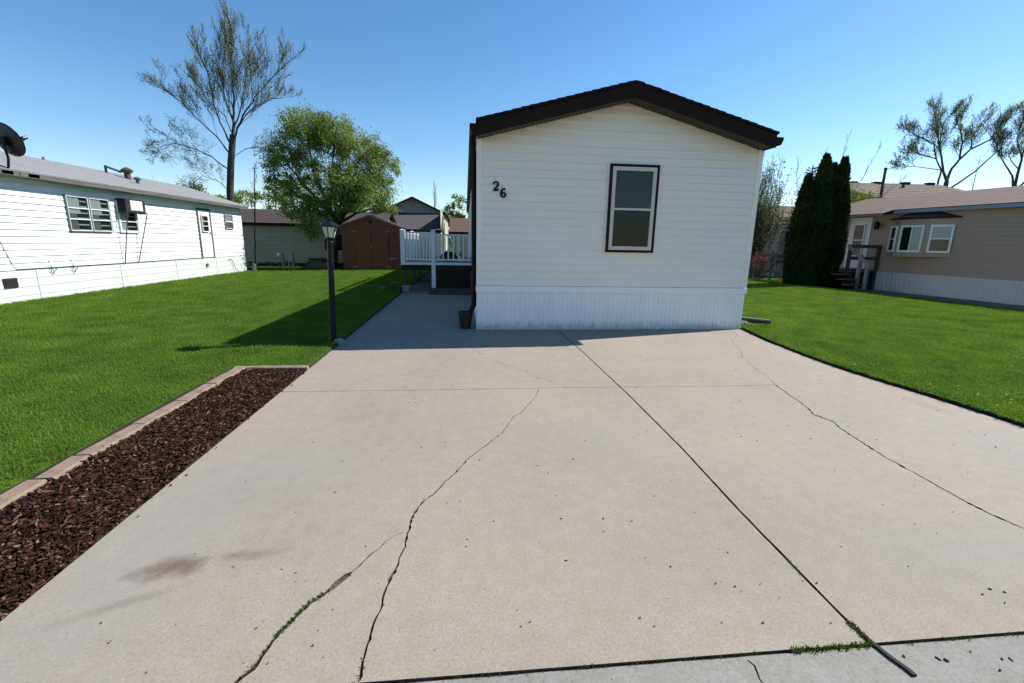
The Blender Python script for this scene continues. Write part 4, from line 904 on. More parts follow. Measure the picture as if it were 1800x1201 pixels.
m=MB(); m.poly([(gx0-.3,gy-3.4,2.18),(gx1+.12,gy-3.4,2.18),(gx1+.12,gy-.02,3.38),(gx0-.3,gy-.02,3.38)]); m.poly([(gx0-.3,gy-3.4,2.12),(gx1+.12,gy-3.4,2.12),(gx1+.12,gy-3.4,2.18),(gx0-.3,gy-3.4,2.18)]); m.poly([(gx1+.12,gy-3.4,2.10),(gx1+.12,gy-.02,3.30),(gx1+.12,gy-.02,3.38),(gx1+.12,gy-3.4,2.18)]); m.build('lower_roof',M_groof,GH)
m=MB(); lap(m,(0,gy-3.1,0),(1,0,0),(0,-1,0),gx0,gx1,0,2.2,.16,.014); m.build('lower_wall',M_gsid,GH)
m=MB(); m.poly([(gx0-.3,gy-3.4,2.13),(gx1+.1,gy-3.4,2.13),(gx1+.1,gy-3.1,2.0),(gx0-.3,gy-3.1,2.0)]); m.build('lower_soffit',M_fascia,GH)
m=MB(); m.lathe([(.2,0),(.2,.03),(.02,.03)],0,0,14); o=m.build('gable_vent',M_curt,GH); o.location=(0,gy-.02,4.02); o.rotation_euler=(pi/2,0,0)
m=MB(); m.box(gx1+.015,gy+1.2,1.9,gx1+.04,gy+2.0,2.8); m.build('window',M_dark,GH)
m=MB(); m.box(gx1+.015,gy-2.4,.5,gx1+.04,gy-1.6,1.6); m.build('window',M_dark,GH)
# small brown roofed house
gable_home('house','small tan house with a brown roof, seen far behind the deck railing',-1.05,4.5,24.3,28,2.1,3.1,M_tan,M_rroof,M_fascia,.16)

# ------------------------------------------------------------------ houses on the right, behind
gable_home('mobile_home','grey home with brown roof glimpsed between the pale green bush and the evergreens',15.6,22,14.2,18.5,2.95,3.7,M_greyw,M_rroof,M_gsid,.15,.25)
BG=thing('house','large house with brown hipped roof and several roof vents, rising behind the tan home','house',(27,20,0))
def o27(p): return (p[0]-27,p[1]-20,p[2])
A=(25.9,20,4.72); Bp=(20.6,16.3,4.72); Er=(36,20,4.72); R1=(26.4,23.5,6.05); Rm=(30.0,24.3,6.22); R2_=(34.7,24.2,6.25)
m=MB()
def quad_sub(a,b,c,d,n=9):
    a,b,c,d=[Vector(o27(p)) for p in (a,b,c,d)]
    for i in range(n):
        p0=a.lerp(d,i/n); p1=a.lerp(d,(i+1)/n); q0=b.lerp(c,i/n); q1=b.lerp(c,(i+1)/n); up=Vector((0,0,.02)); m.poly([p0+up,q0+up,q1,p1]); m.poly([p0,q0,q0+up,p0+up])
quad_sub(Bp,A,Rm,R1); quad_sub(A,Er,R2_,Rm)
m.poly([o27(p) for p in (Er,(36,29,4.72),R2_)]); m.poly([o27(p) for p in ((36,29,4.72),(27.5,28.6,4.72),R1,Rm,R2_)]); m.poly([o27(p) for p in (Bp,R1,(27.5,28.6,4.72))]); m.build('roof',M_rroof,BG)
m=MB(); 
for a,b in ((Bp,A),(A,Er)):
    a=o27(a); b=o27(b); m.poly([(a[0],a[1]-.02,a[2]-.18),(b[0],b[1]-.02,b[2]-.18),(b[0],b[1]-.02,b[2]+.01),(a[0],a[1]-.02,a[2]+.01)])
    m.poly([(a[0],a[1],a[2]-.17),(b[0],b[1],b[2]-.17),(b[0]-.1,b[1]+.6,b[2]-.1),(a[0]-.1,a[1]+.6,a[2]-.1)])
m.build('eaves',M_fascia,BG)
m=MB(); 
for a,b in (((21,17,0),(26,20.6,0)),((26,20.6,0),(35.6,20.6,0)),((35.6,20.6,0),(35.6,28.2,0)),((35.6,28.2,0),(27.6,28.2,0)),((27.6,28.2,0),(21,17,0))):
    a=o27(a); b=o27(b); m.poly([a,b,(b[0],b[1],4.7),(a[0],a[1],4.7)])
m.build('wall',M_gsid,BG)
for (x,z,y) in ((27.3,6.10,23.7),(29.6,6.20,24.2),(31.9,6.25,24.2),(33.9,6.27,24.2)):
    m=MB(); x-=27; y-=20; m.box(x-.25,y-.3,z-.12,x+.25,y+.1,z+.06); m.build('roof_vent',M_fascia,BG)
m=MB(); m.tube([(3.6,2.9,5.4),(3.6,2.9,6.0)],.09,8); m.build('vent_pipe',M_wood,BG)
t=thing('utility_pole','thin dark utility pole standing in front of the large brown roofed house','pole',(21.5,15,0)); m=MB(); m.tube([(0,0,0),(0,0,5.55)],[.09,.06],8); m.build('pole',M_bark,t); m=MB(); m.lathe([(.07,5.5),(.08,5.6),(.02,5.64)],0,0,8); m.build('cap',M_black,t)

# patio rail, table and planter between the bushes
PR=thing('patio_railing','grey wooden patio railing half hidden behind the red leaved shrub','railing',(14.2,12,0)); m=MB()
for x in (-1.2,-.4,.4,1.2): q=MB(); q.box(x-.04,-.04,0,x+.04,.04,1.3); q.build('post',M_greyw,PR)
q=MB(); q.box(-1.24,-.03,1.12,1.24,.03,1.2); q.build('top_rail',M_greyw,PR); q=MB(); q.box(-1.24,-.03,.35,1.24,.03,.43); q.build('bottom_rail',M_greyw,PR)
for i in range(17): q=MB(); x=-1.15+i*.14; q.box(x-.015,-.02,.43,x+.015,.02,1.12); q.build('baluster',M_greyw,PR)
GR=thing('patio_table','dark patio table with a pale top behind the grey railing, left of the evergreens','table',(14.9,11.4,0)); q=MB(); q.box(-.75,-.4,1.40,.5,.4,1.44); q.build('tabletop',M_teal,GR)
for sx in (-.65,.4):
    for sy in (-.32,.32): q=MB(); q.tube([(sx,sy,0),(sx,sy,1.40)],.025,6); q.build('leg',M_black,GR)
t=thing('white_basin','white basin standing on the patio table beside the evergreens','basin',(15.0,11.4,1.44)); q=MB(); q.lathe([(.12,0),(.24,.14),(.26,.14),(.26,.16),(.22,.15),(.1,.02)],0,0,16); q.build('bowl',M_white,t)
t=thing('planter','low terracotta planter on the lawn at the left foot of the evergreens','planter',(12.35,8.9,.02)); q=MB(); q.box(-.3,-.14,0,.3,.14,.26); q.build('tub',M_pot,t,bevel=.02); q=MB()
for i in range(120):
    c=Vector((U(-.32,.32),U(-.15,.15),.26+U(0,.15))); d=Vector((U(-1,1),U(-1,1),U(0,1)))*.05; e=d.orthogonal().normalized()*.02; q.poly([c,c+d*.5+e,c+d])
q.build('foliage',M_far,t)

# utility pedestals
t=thing('utility_meter','grey utility meter post with a round glass dial, on the grass behind the left lawn','utility meter',(-8.78,14.9,.02)); q=MB(); q.box(-.05,-.04,0,.05,.04,.62); q.build('post',M_gal,t); q=MB(); q.box(-.09,-.07,.45,.03,.05,.75); q.build('box',M_gal,t,bevel=.01)
q=MB(); q.lathe([(.0,0),(.085,0),(.085,.06),(.06,.1),(.0,.11)],0,0,14); o=q.build('dial',M_white,t,smooth=True); o.location=(-.16,-.03,.70); o.rotation_euler=(pi/2,0,0)
q=MB(); q.tube([(-.16,0,.70),(-.05,0,.58)],.02,6); q.build('conduit',M_gal,t)
t=thing('electric_pedestal','grey electric pedestal box on two legs, right of the utility meter','electric box',(-8.42,14.9,.02)); q=MB(); q.box(-.13,-.07,.36,.13,.07,.82); q.build('box',M_gal,t,bevel=.01); q=MB(); q.box(-.15,-.09,.82,.15,.09,.85); q.build('lid',M_gal,t)
for s in (-.09,.09): q=MB(); q.box(s-.03,-.03,0,s+.03,.03,.36); q.build('leg',M_gal,t)
t=thing('garden_statue','small stone garden figure at the far corner of the white home','statue',(-9.52,13.55,.02)); q=MB(); q.lathe([(.10,0),(.11,.04),(.085,.06),(.09,.16),(.075,.22),(.05,.235),(.065,.26),(.075,.30),(.06,.34),(.03,.36)],0,0,12); q.build('figure',M_stone,t,smooth=True); q=MB(); q.box(-.13,-.13,-.0,.13,.13,.03); q.build('base',M_stone,t)
t=thing('garden_stake','small pale garden stake in the dark grass left of the storage box','garden stake',(-7.9,15.6,.02)); q=MB(); q.tube([(0,0,0),(0,0,.34)],.01,5); q.build('stake',M_stone,t); q=MB(); q.lathe([(.01,.3),(.05,.34),(.05,.38),(.01,.42)],0,0,8); q.build('head',M_stone,t)
# dark edging / hedge foot strip under the back house
q=MB()
for i in range(2600):
    x=U(-11.3,-6.3); y=U(16.7,17.3); z=U(.02,.36)*(.5+.5*abs(noise.noise(Vector((x*2,0,0))))*1.6); d=Vector((U(-1,1),U(-1,1),U(0,1))).normalized()*U(.03,.07); e=d.orthogonal().normalized()*.02; c=Vector((x,y,z)); q.poly([c,c+d*.5+e,c+d,c+d*.5-e])
tag(q.build('ground_cover',M_cyp),'low dark ground cover along the foot of the grey green home','ground cover',kind='stuff')

# ------------------------------------------------------------------ trees
class Tree:
    def __init__(s, mr=.0045): s.b=MB(); s.l=MB(); s.tips=[]; s.mr=mr
    def limb(s, pts, r0, r1, n=6):
        k=len(pts); s.b.tube(pts,[r0+(r1-r0)*(i/(k-1))**.8 for i in range(k)],n,cap=False)
    def grow(s, p, d, L, r, lvl, maxl, spread=.6, up=.25, kids=5, twist=.12, seg=5, tipr=.35):
        p=Vector(p); d=Vector(d).normalized(); pts=[p.copy()]; dirs=[d.copy()]
        for i in range(seg):
            d=(d+Vector((U(-1,1),U(-1,1),U(-1,1)))*twist+Vector((0,0,up*.18))).normalized(); p=p+d*L/seg; pts.append(p.copy()); dirs.append(d.copy())
        s.limb(pts, max(r*.62,s.mr*1.4), max(r*tipr*.6,s.mr), 5 if lvl<2 else 3)
        if lvl>=maxl: s.tips.append((pts[-1],d)); s.tips.append((pts[-2],d)); return
        for k in range(kids):
            t=.22+.78*(k+R())/kids; i=min(seg-1,int(t*seg)); q=pts[i].lerp(pts[i+1],t*seg-i); dd=dirs[i]
            o=dd.orthogonal().normalized(); o.rotate(Matrix.Rotation(U(0,2*pi),3,dd)); nd=(dd*(1-spread*.5)+o*spread+Vector((0,0,up))).normalized()
            s.grow(q, nd, L*U(.38,.6)*(1.1-.45*t), r*.5*(1.05-.4*t), lvl+1, maxl, spread, up, kids, twist, max(3,seg-1), tipr)
        s.tips.append((pts[-1],d))
    def alongs(s, pts, r0, r1, L, n, lvl, maxl, spread=.6, up=.25, kids=5, t0=.2, main=6):
        P=[Vector(p) for p in pts]; Q=[]
        for a,b in zip(P,P[1:]): Q+=[a.lerp(b,i/4) for i in range(4)]
        Q.append(P[-1]); 
        for i in range(1,len(Q)-1): Q[i]=Q[i]+Vector((U(-1,1),U(-1,1),U(-1,1)))*L*.012
        s.limb(Q,r0,r1,main); m=len(Q)-1
        for k in range(n):
            t=t0+(1-t0)*(k+R())/n; f=t*m; i=min(m-1,int(f)); q=Q[i].lerp(Q[i+1],f-i); dd=(Q[i+1]-Q[i]).normalized(); o=dd.orthogonal().normalized(); o.rotate(Matrix.Rotation(U(0,2*pi),3,dd))
            nd=(dd*(1-spread*.4)+o*spread+Vector((0,0,up))).normalized(); rr=(r0+(r1-r0)*t)*.45
            s.grow(q,nd,L*U(.6,1)*(1.15-.6*t),max(rr,.012),lvl,maxl,spread,up,kids)
        s.tips.append((Q[-1],Vector((0,0,1))))
    def leaf(s, c, size, aspect=.55):
        d=Vector((U(-1,1),U(-1,1),U(-1,1)))
        if d.length<.05: d=Vector((0,0,1))
        d.normalize(); e=d.orthogonal().normalized(); e.rotate(Matrix.Rotation(U(0,6.28),3,d)); d*=size; e*=size*aspect*.5
        s.l.poly([c, c+d*.5+e, c+d, c+d*.5-e])
    def leaves(s, per, rad, size):
        for (p,d) in s.tips:
            for i in range(int(per) + (1 if R()<per%1 else 0)):
                s.leaf(p+Vector((U(-1,1),U(-1,1),U(-1,1)))*rad-d*U(0,rad*2), size*U(.6,1.3))
    def finish(s, name, label, cat, loc, bark, leafm, group=None):
        t=thing(name,label,cat,loc,0,group); Mi=Matrix.Translation(-Vector(loc))
        o=s.b.build('trunk',bark,t,smooth=True); o.matrix_parent_inverse=Mi
        if s.l.v: o=s.l.build('crown',leafm,t); o.matrix_parent_inverse=Mi
        return t
# tall budding tree, left
T=Tree(.0045); y0=20; tr=[(-13.35,20,0),(-13.3,20,2),(-13.2,20,3.9),(-13.0,20,5.4),(-12.75,20.05,6.9)]
T.limb([Vector(p) for p in tr],.215,.16,9)
def lm(pts,r0,L,n,**k):
    k['kids']=6; P=[(-12.8+(x+12.8)*.86,y,z if z<6.9 else 6.9+(z-6.9)*.86) for x,y,z in pts]; k['up']=k.get('up',.4)*.75; T.alongs(P,r0*.55,.010,L*1.75,int(n*1.3),1,3,**k)
lm([(-12.75,20.05,6.9),(-12.6,20.1,8.2),(-12.45,20.1,9.6),(-12.3,20.0,11.2),(-12.2,20,12.7)],.15,1.7,17,spread=.42,up=.5,kids=4,t0=.1)
lm([(-12.65,20,7.2),(-12.2,20.3,8.6),(-11.9,20.5,10.2),(-11.5,20.6,12.4)],.09,1.5,12,spread=.42,up=.5,kids=4,t0=.15)
lm([(-12.75,20,6.6),(-11.9,19.8,8.0),(-11.0,19.6,9.0),(-9.9,19.4,10.0),(-8.9,19.3,10.9)],.10,1.5,13,spread=.5,up=.4,kids=4,t0=.25)
lm([(-12.9,20,6.3),(-12.2,19.6,7.2),(-11.3,19.3,8.1),(-10.2,19.1,8.7),(-9.1,19,8.9)],.08,1.3,11,spread=.5,up=.4,kids=4,t0=.25)
lm([(-12.9,20,6.4),(-13.5,20.2,7.6),(-13.9,20.4,9.0),(-14.1,20.5,10.6),(-14.5,20.6,11.6)],.09,1.5,12,spread=.45,up=.5,kids=4,t0=.2)
lm([(-13.0,20,5.9),(-13.9,20.2,6.9),(-14.8,20.3,7.7),(-15.8,20.4,8.8),(-16.8,20.4,9.6)],.08,1.35,12,spread=.5,up=.35,kids=4,t0=.2)
lm([(-13.1,20,5.0),(-14.0,19.8,5.7),(-15.0,19.7,6.1),(-16.0,19.6,6.3),(-17.0,19.5,6.0)],.07,1.25,12,spread=.55,up=.15,kids=4,t0=.2)
lm([(-13.2,20,3.9),(-13.9,19.9,4.5),(-14.7,19.8,4.7),(-15.5,19.8,4.2)],.04,1.0,9,spread=.55,up=.05,kids=4,t0=.2)
lm([(-12.6,20,7.6),(-13.3,20.6,9.3),(-13.3,20.8,11.2),(-13.0,20.9,12.6)],.07,1.3,11,spread=.42,up=.5,kids=4,t0=.15)
lm([(-12.95,20,5.7),(-12.2,20.4,6.3),(-11.2,20.8,6.5),(-10.4,21,6.3)],.035,.9,7,spread=.55,up=.1,kids=4,t0=.2)
lm([(-12.75,20,7.0),(-13.6,21,8.2),(-14.9,21.4,9.4),(-15.6,21.6,10.6)],.06,1.2,10,spread=.45,up=.4,kids=4,t0=.15)
T.leaves(1.15,.14,.07)
T.finish('deciduous_tree','tall sparse budding tree with bare ascending limbs, rising behind the white home','tree',(-13.35,20,0),M_bark,M_bud)

# dense green tree
def blobtree(name,label,base,trunkpts,blobs,nleaf,size,lm_,bark=M_bark,limbr=.12,group=None,avoid=None,twigs=0,cat='tree'):
    T=Tree(); P=[Vector(p) for p in trunkpts]; T.limb(P,limbr*1.6,limbr,8); top=P[-1]
    tot=sum(b[3]*b[4]*b[5] for b in blobs)
    for (x,y,z,a,b,c) in blobs:
        e=Vector((x,y,z)); mid=top.lerp(e,.5)+Vector((U(-.3,.3),U(-.3,.3),U(0,.3))); T.limb([top,mid,e],limbr*.6,.03,5)
        for k in range(7): T.grow(mid.lerp(e,R()),Vector((U(-1,1),U(-1,1),U(-.3,1))),a*.9,.03,2,3,.6,.25,4)
        n=int(nleaf*a*b*c/tot); k=0
        nb=max(6,int(n/90)); cl=[]
        for q in range(nb):
            while True:
                v=Vector((U(-1,1),U(-1,1),U(-1,1)))
                if v.length<1 and v.length>.35*R(): break
            cl.append((Vector((x+v.x*a,y+v.y*b,z+v.z*c)), U(.16,.42)*(a**.5)))
        for i in range(n):
            c0,rr=cl[int(R()*nb)]; v=Vector((random.gauss(0,.5),random.gauss(0,.5),random.gauss(0,.42)))*rr; p=c0+v
            if avoid and avoid(p): continue
            T.leaf(p,size*U(.6,1.3))
    return T.finish(name,label,cat,base,bark,lm_,group)
inh=lambda p: (p.y>17.1 and p.z<3.1) or (p.y>15.0 and p.y<17.7 and -6.2<p.x<-3.3 and p.z<2.75) or p.z<.7
blobtree('leafy_tree','dense bright green leafy tree arching over the brown shed','(base)' and (-6.9,16.4,0),[(-6.9,16.4,0),(-6.8,16.3,1.2),(-6.5,16.2,2.2)],
 [(-7.7,16.25,6.35,1.4,1.2,1.05),(-6.4,16.25,6.25,1.25,1.1,.95),(-5.2,16.15,5.7,1.1,1.1,.95),(-4.35,16.15,4.75,.85,1.0,1.0),(-8.9,16.25,5.2,1.05,1.0,.8),(-9.2,16.35,4.1,.7,.9,.5),(-8.1,16.35,3.95,.9,.9,.6),(-7.6,16.05,4.9,.7,.9,.4),(-5.9,15.55,3.95,1.5,1.2,1.15),(-4.9,15.55,3.5,1.25,1.0,1.0),(-6.7,15.55,3.1,1.35,1.0,.8),(-8.0,15.75,2.85,1.1,.8,.65),(-7.4,15.35,2.0,.75,.6,.55),(-6.7,14.95,1.8,.5,.3,.6),(-4.2,15.65,3.1,.6,.6,.6),(-3.9,16.25,5.3,.5,.6,.4)],
 80000,.09,M_green,limbr=.15,avoid=inh)
blobtree('leafy_tree','low yellow green tree crown between the tall sparse tree and the dense tree',(-13.0,25,0),[(-13,25,0),(-13,25,2)],[(-13.2,25,4.0,1.2,1,.9),(-11.6,25,4.3,1.3,1,1.0),(-15.5,25,4.0,1.2,1,.7)],5500,.13,M_green2,avoid=lambda p:p.z<2)
# saplings
def sapling(name,label,base,h,r,lean,n,m_=M_twig,leafper=.5,lv=3,L=.8,lfm=None,size=.07):
    T=Tree(); b=Vector(base); P=[b,b+Vector((lean*.3,0,h*.35)),b+Vector((lean*.7,0,h*.7)),b+Vector((lean,0,h))]; T.alongs(P,r,.012,L,n,2,lv,spread=.45,up=.55,kids=3,t0=.45,main=6)
    T.leaves(leafper,.08,size); return T.finish(name,label,'tree',base,m_,lfm or M_bud)
sapling('young_tree','slender dark young tree standing before the grey green home, beside the stone figure',(-10.6,16.2,0),4.8,.055,.4,14)
sapling('young_tree','thin bare sapling just right of the tall budding tree trunk',(-12.2,18.5,0) if False else (-11.9,22.5,0),7.4,.06,.25,20,L=1.1)

# ---- evergreen columns
def arborvitae(x,y,h,r,label,m_=M_cyp,n=8500):
    T=Tree(); T.b.tube([(x,y,0),(x,y,h*.9)],[.07,.02],6)
    def rad(t): return r*min(1,.62+.38*(t/.32))*(1-max(0,(t-.35)/.65)**1.7)**.75*(.9+.14*noise.noise(Vector((x,t*6,y))))
    # closed inner body so that the column is opaque
    pr=[(max(.02,rad(t)*.72),t*h) for t in [0.02+.96*i/14 for i in range(15)]]; T.l.lathe(pr,x,y,10)
    for i in range(n):
        t=R()**.9; a=U(0,2*pi); q=rad(t)*(.78+.3*R()+.16*noise.noise(Vector((cos(a)*2+x,sin(a)*2+y,t*9))))
        c=Vector((x+q*cos(a),y+q*sin(a),t*h+.0)); d=Vector((cos(a)*.45+U(-.2,.2),sin(a)*.45+U(-.2,.2),1)).normalized()*U(.08,.2); e=d.orthogonal().normalized(); e.rotate(Matrix.Rotation(U(0,6.28),3,d.normalized())); e*=U(.015,.035)
        T.l.poly([c-e*.3,c+d*.5+e,c+d,c+d*.5-e])
    return T.finish('arborvitae',label,'evergreen tree',(x,y,0),M_bark,m_,'columnar evergreens at the corner of the tan home')
arborvitae(12.02,8.1,3.98,.42,'dark columnar evergreen on the left of the clump, the shortest of the four')
arborvitae(12.42,7.9,4.62,.46,'dark columnar evergreen with the highest and broadest tip of the clump')
arborvitae(12.88,8.05,4.36,.40,'dark columnar evergreen third from the left in the clump, beside the highest one')
arborvitae(13.17,7.95,4.55,.42,'dark columnar evergreen on the right of the clump, nearest the wooden steps')
# spruce behind
T=Tree(); sx,sy,shh=14.5,11.2,4.95; T.b.tube([(sx,sy,0),(sx,sy,shh)],[.09,.02],6)
for i in range(46):
    t=.12+.86*i/46; z=t*shh; L=(1-t)*1.25+.1
    for k in range(5):
        a=U(0,6.28); d=Vector((cos(a),sin(a),.25)); e=Vector((sx,sy,z))+d*L; T.limb([Vector((sx,sy,z)),e],.015,.004,3)
        for j in range(16):
            c=Vector((sx,sy,z)).lerp(e,U(.2,1)); dd=(d*.8+Vector((U(-.6,.6),U(-.6,.6),U(-.2,.5)))).normalized()*U(.07,.15); ee=dd.orthogonal().normalized()*.015; T.l.poly([c,c+dd*.5+ee,c+dd,c+dd*.5-ee])
T.finish('spruce','brownish green spruce with an uneven top, just behind the left of the evergreen clump','conifer',(sx,sy,0),M_bark,M_spruce)
# pale willow like bush
T=Tree()
for k in range(95):
    a=U(0,6.28); r=U(0,1.0); b=Vector((16.3+cos(a)*r,12.9+sin(a)*r*.4,0)) ; b=Vector((12.9+cos(a)*r,12.6+sin(a)*r*.5,0)); lean=Vector((U(-.42,.42),U(-.3,.3),1)).normalized(); T.grow(b,lean,U(2.0,4.4),.024,1,3,.34,.5,6,.06,6,.3)
T.leaves(2.3,.13,.085)
T.finish('willow_shrub','pale green bush of many upswept stems, right of the cream home wall','shrub',(12.9,12.6,0),M_barkp,M_willow)
# red shrub
T=Tree(); 
for k in range(26): 
    T.grow((11.75+U(-.15,.15),9.9+U(-.1,.1),0),(U(-.6,.6),U(-.5,.5),1),U(.8,1.15),.014,1,2,.5,.3,4)
for (p,d) in T.tips:
    if p.z>.85 or R()<.08:
        for i in range(3): T.leaf(p+Vector((U(-.07,.07),U(-.07,.07),U(-.05,.05))),.07)
T.finish('red_shrub','small shrub with dark red leaves over pale bare stems, beside the cream home','shrub',(11.75,9.9,0),M_barkp,M_red)
# bare twiggy tree behind evergreens
T=Tree(); b=Vector((18.6,15.5,0)) 
for pts,r in (([b,(19.0,15.6,3),(19.3,15.6,5.2),(19.8,15.7,7.5)],.05),([b,(19.6,15.4,3.2),(20.6,15.3,5.2),(21.3,15.3,6.8)],.045),([b,(18.3,15.4,2.6),(18.2,15.4,4.6),(18.3,15.4,6.4)],.035),([b,(17.4,15.2,2.9),(16.8,15.1,4.4),(16.6,15.1,5.9)],.03),([b,(20.2,15,3.0),(21.8,15,4.4),(22.8,15,5.2)],.03)):
    T.alongs(pts,r*.6,.005,.9,11,2,3,spread=.35,up=.5,kids=2,t0=.3)
T.leaves(.25,.05,.05); T.finish('bare_tree','thin almost leafless tree whose whips rise above the evergreens','tree',tuple(b),M_barkp,M_bud)
blobtree('leafy_shrub','yellow green shrub top showing between the evergreens and the utility pole',(19.8,14.6,0),[(19.8,14.6,0),(19.9,14.6,2)],[(19.2,14.6,4.0,.9,.6,.6),(20.5,14.6,3.9,.8,.6,.5)],2600,.10,M_green2,limbr=.05,cat='shrub')

# big trees right
def big(base, trunk, limbs, label, group='big spring trees behind the tan home', L=1.9, lp_=.75):
    global T
    T=Tree(.007); b=Vector(base); off=lambda p,k=0: b+Vector((p[0],.45*sin(p[0]*2.1+p[1]*.9) if abs(p[0])>.3 else 0,p[1]))
    T.limb([b]+[off(p) for p in trunk],.26,.17,9)
    for pts,r,n,t0 in limbs:
        T.alongs([off(p,min(1,i*.6)) for i,p in enumerate(pts)],r,.02,L,n,1,3,spread=.6,up=.35,kids=6,t0=t0)
    T.leaves(lp_,.25,.11); return T.finish('shade_tree',label,'tree',base,M_barkg,M_bud,group)
big((41.8,30,0),[(0,3.5),(0,7.4)],[
 ([(0,7.4),(-.6,8.2),(-1.2,9.6),(-1.75,11),(-2.7,12.5),(-3.1,13.0)],.12,22,.35),
 ([(0,7.4),(.5,8.3),(.65,9.2),(.35,10.5),(.1,12.1),(.3,13.3)],.13,22,.4),
 ([(.65,9.2),(1.6,10.1),(2.0,11.2),(2.3,13.0)],.09,18,.3),
 ([(1.6,10.1),(3.1,10.9),(4.5,12.4),(5.2,13.2)],.08,18,.3),
 ([(.5,6.6),(2.2,8.2),(4.4,10.3),(5.1,11.2)],.09,12,.6),
 ([(-1.1,6.6),(-1.2,8.2),(-1.9,9.1),(-3.3,9.8),(-4.8,9.95)],.09,18,.45),
 ([(-1.9,9.1),(-2.4,10.3),(-3.6,11.1),(-4.5,11.6)],.06,16,.25),
 ([(-1.2,9.6),(-1.0,10.8),(-1.1,12.2),(-.9,13.1)],.06,14,.2),
 ([(-1.2,8.2),(-3,8.6),(-5.2,8.5)],.04,9,.4)],'left of the two big many limbed spring trees behind the tan home')
big((48.6,30,0),[(0,3.5),(0,7.3)],[
 ([(0,7.3),(.05,9),(.05,10.3),(.25,12.4),(.5,13.9)],.13,26,.35),
 ([(-.1,7.1),(-1.0,8.0),(-1.9,8.9),(-2.5,9.8),(-3.1,10.9),(-3.2,12)],.10,18,.5),
 ([(.5,6.8),(1.3,8.3),(1.9,10),(2.3,12.4)],.10,18,.4),
 ([(.05,9.5),(-.6,11.2),(-.9,12.9)],.07,16,.3),
 ([(0,8.6),(-1.0,9.4),(-1.9,9.7)],.05,10,.3),
 ([(1.3,8.3),(2.6,9.6),(3.8,11.2)],.07,12,.3)],'right of the two big spring trees behind the tan home, cut by the edge')
sapling('young_tree','small bare tree between the two big spring trees, behind the tan home',(45.6,31,0),9.6,.09,.1,16,leafper=.4,L=1.3)
# far background trees
def far(x,y,zc,a,c,n,label,m_=M_far,s=.2):
    blobtree('background_tree',label,(x,y,0),[(x,y,0),(x,y,zc*.6)],[(x,y,zc,a,a*.7,c),(x+a*.5,y,zc-.3,a*.6,a*.5,c*.8),(x-a*.5,y,zc-.2,a*.6,a*.5,c*.7)],n,s,m_,limbr=.1,group='distant trees behind the homes',avoid=lambda p:p.z<.4)
far(-19.5,28,3.9,2.2,1.0,3000,'distant bushy tree just above the far end of the white home roof')
far(-26,34,4.2,2.5,1.2,2600,'distant bushy tree showing low over the middle of the white home roof')
far(-.4,40,4.6,1.7,1.5,2800,'distant green tree left of the cream home, above the small brown roof',M_green)
far(-2.6,41,3.8,1.6,1.6,2000,'distant dull green tree right behind the grey gable')
far(18.2,30,4.6,2.4,1.6,2800,'distant tree behind the pale green bush and the evergreens')
far(36,36,7.2,2.8,1.2,2600,'distant low tree crown just above the ridge of the large brown roof')
sapling('bare_tree','bare round headed tree above the right slope of the grey gable roof',(-3.2,38,0),6.4,.09,.1,26,leafper=.15,L=1.7)
# treeline closing the horizon
q=Tree()
for i in range(9000):
    a=U(-1.25,1.25); d=U(85,100); hh=3.2+1.6*noise.noise(Vector((a*9,0,4)))+1.2*noise.noise(Vector((a*33,0,1))); p=Vector((sin(a)*d,cos(a)*d,max(.1,hh*R()**.7))); q.leaf(p,1.1*U(.6,1.2),.9)
tag(q.l.build('treeline',M_far),'far low line of trees closing the view behind all the homes','trees',kind='stuff')

# ------------------------------------------------------------------ small stuff
q=MB()
def bit(x,y,l,wd,a,z=.0):
    c,s=cos(a),sin(a); P=[(-l,0),(-l*.3,wd),(l*.5,wd*.8),(l,0),(l*.3,-wd),(-l*.5,-wd*.8)]; h=U(.002,.006)+z
    q.poly([(x+p[0]*c-p[1]*s,y+p[0]*s+p[1]*c,h+ (.003 if i in (1,2) else 0)) for i,p in enumerate(P)]); 
    n=len(q.v)-6
    for i in range(6): j=(i+1)%6; q.poly([q.v[n+i],q.v[n+j],(q.v[n+j][0],q.v[n+j][1],z+.0005),(q.v[n+i][0],q.v[n+i][1],z+.0005)])
for i in range(330):
    x=U(-1.95,4.5); y=-6.4+6.2*R()**1.5; s=U(.0015,.0046)
    if R()<.12: bit(x,y,U(.005,.010),.0014,U(0,pi))
    else: bit(x,y,s,s*U(.35,.8),U(0,pi))
for i in range(46): bit(U(1.2,2.6),U(-7,-6.55),U(.004,.012),U(.002,.004),U(0,pi),-.006)
tag(q.build('leaf_litter',M_litter),'tiny brown seeds and bark crumbs scattered over the concrete driveway','litter',kind='stuff')
q=MB()
def tuftline(P,n,h,wd):
    Q=resample(P,.02); 
    for i in range(n):
        p=Q[int(R()*len(Q))]; x=p[0]+random.gauss(0,wd); y=p[1]+random.gauss(0,wd); a=U(0,6.28); l=h*U(.4,1.2); dx,dy=cos(a)*l*.6,sin(a)*l*.6; w_=.0016
        q.poly([(x-w_,y,-.012),(x+w_,y,-.012),(x+dx*.6+w_*.5,y+dy*.6,l*.6),(x+dx,y+dy,l*.75-.004)])
tuftline([(-.80,-6.06),(-.86,-6.12),(-.89,-6.18),(-.93,-6.28)],520,.013,.0045); tuftline([(-.93,-6.28),(-.96,-6.39),(-1.01,-6.5)],160,.010,.005)
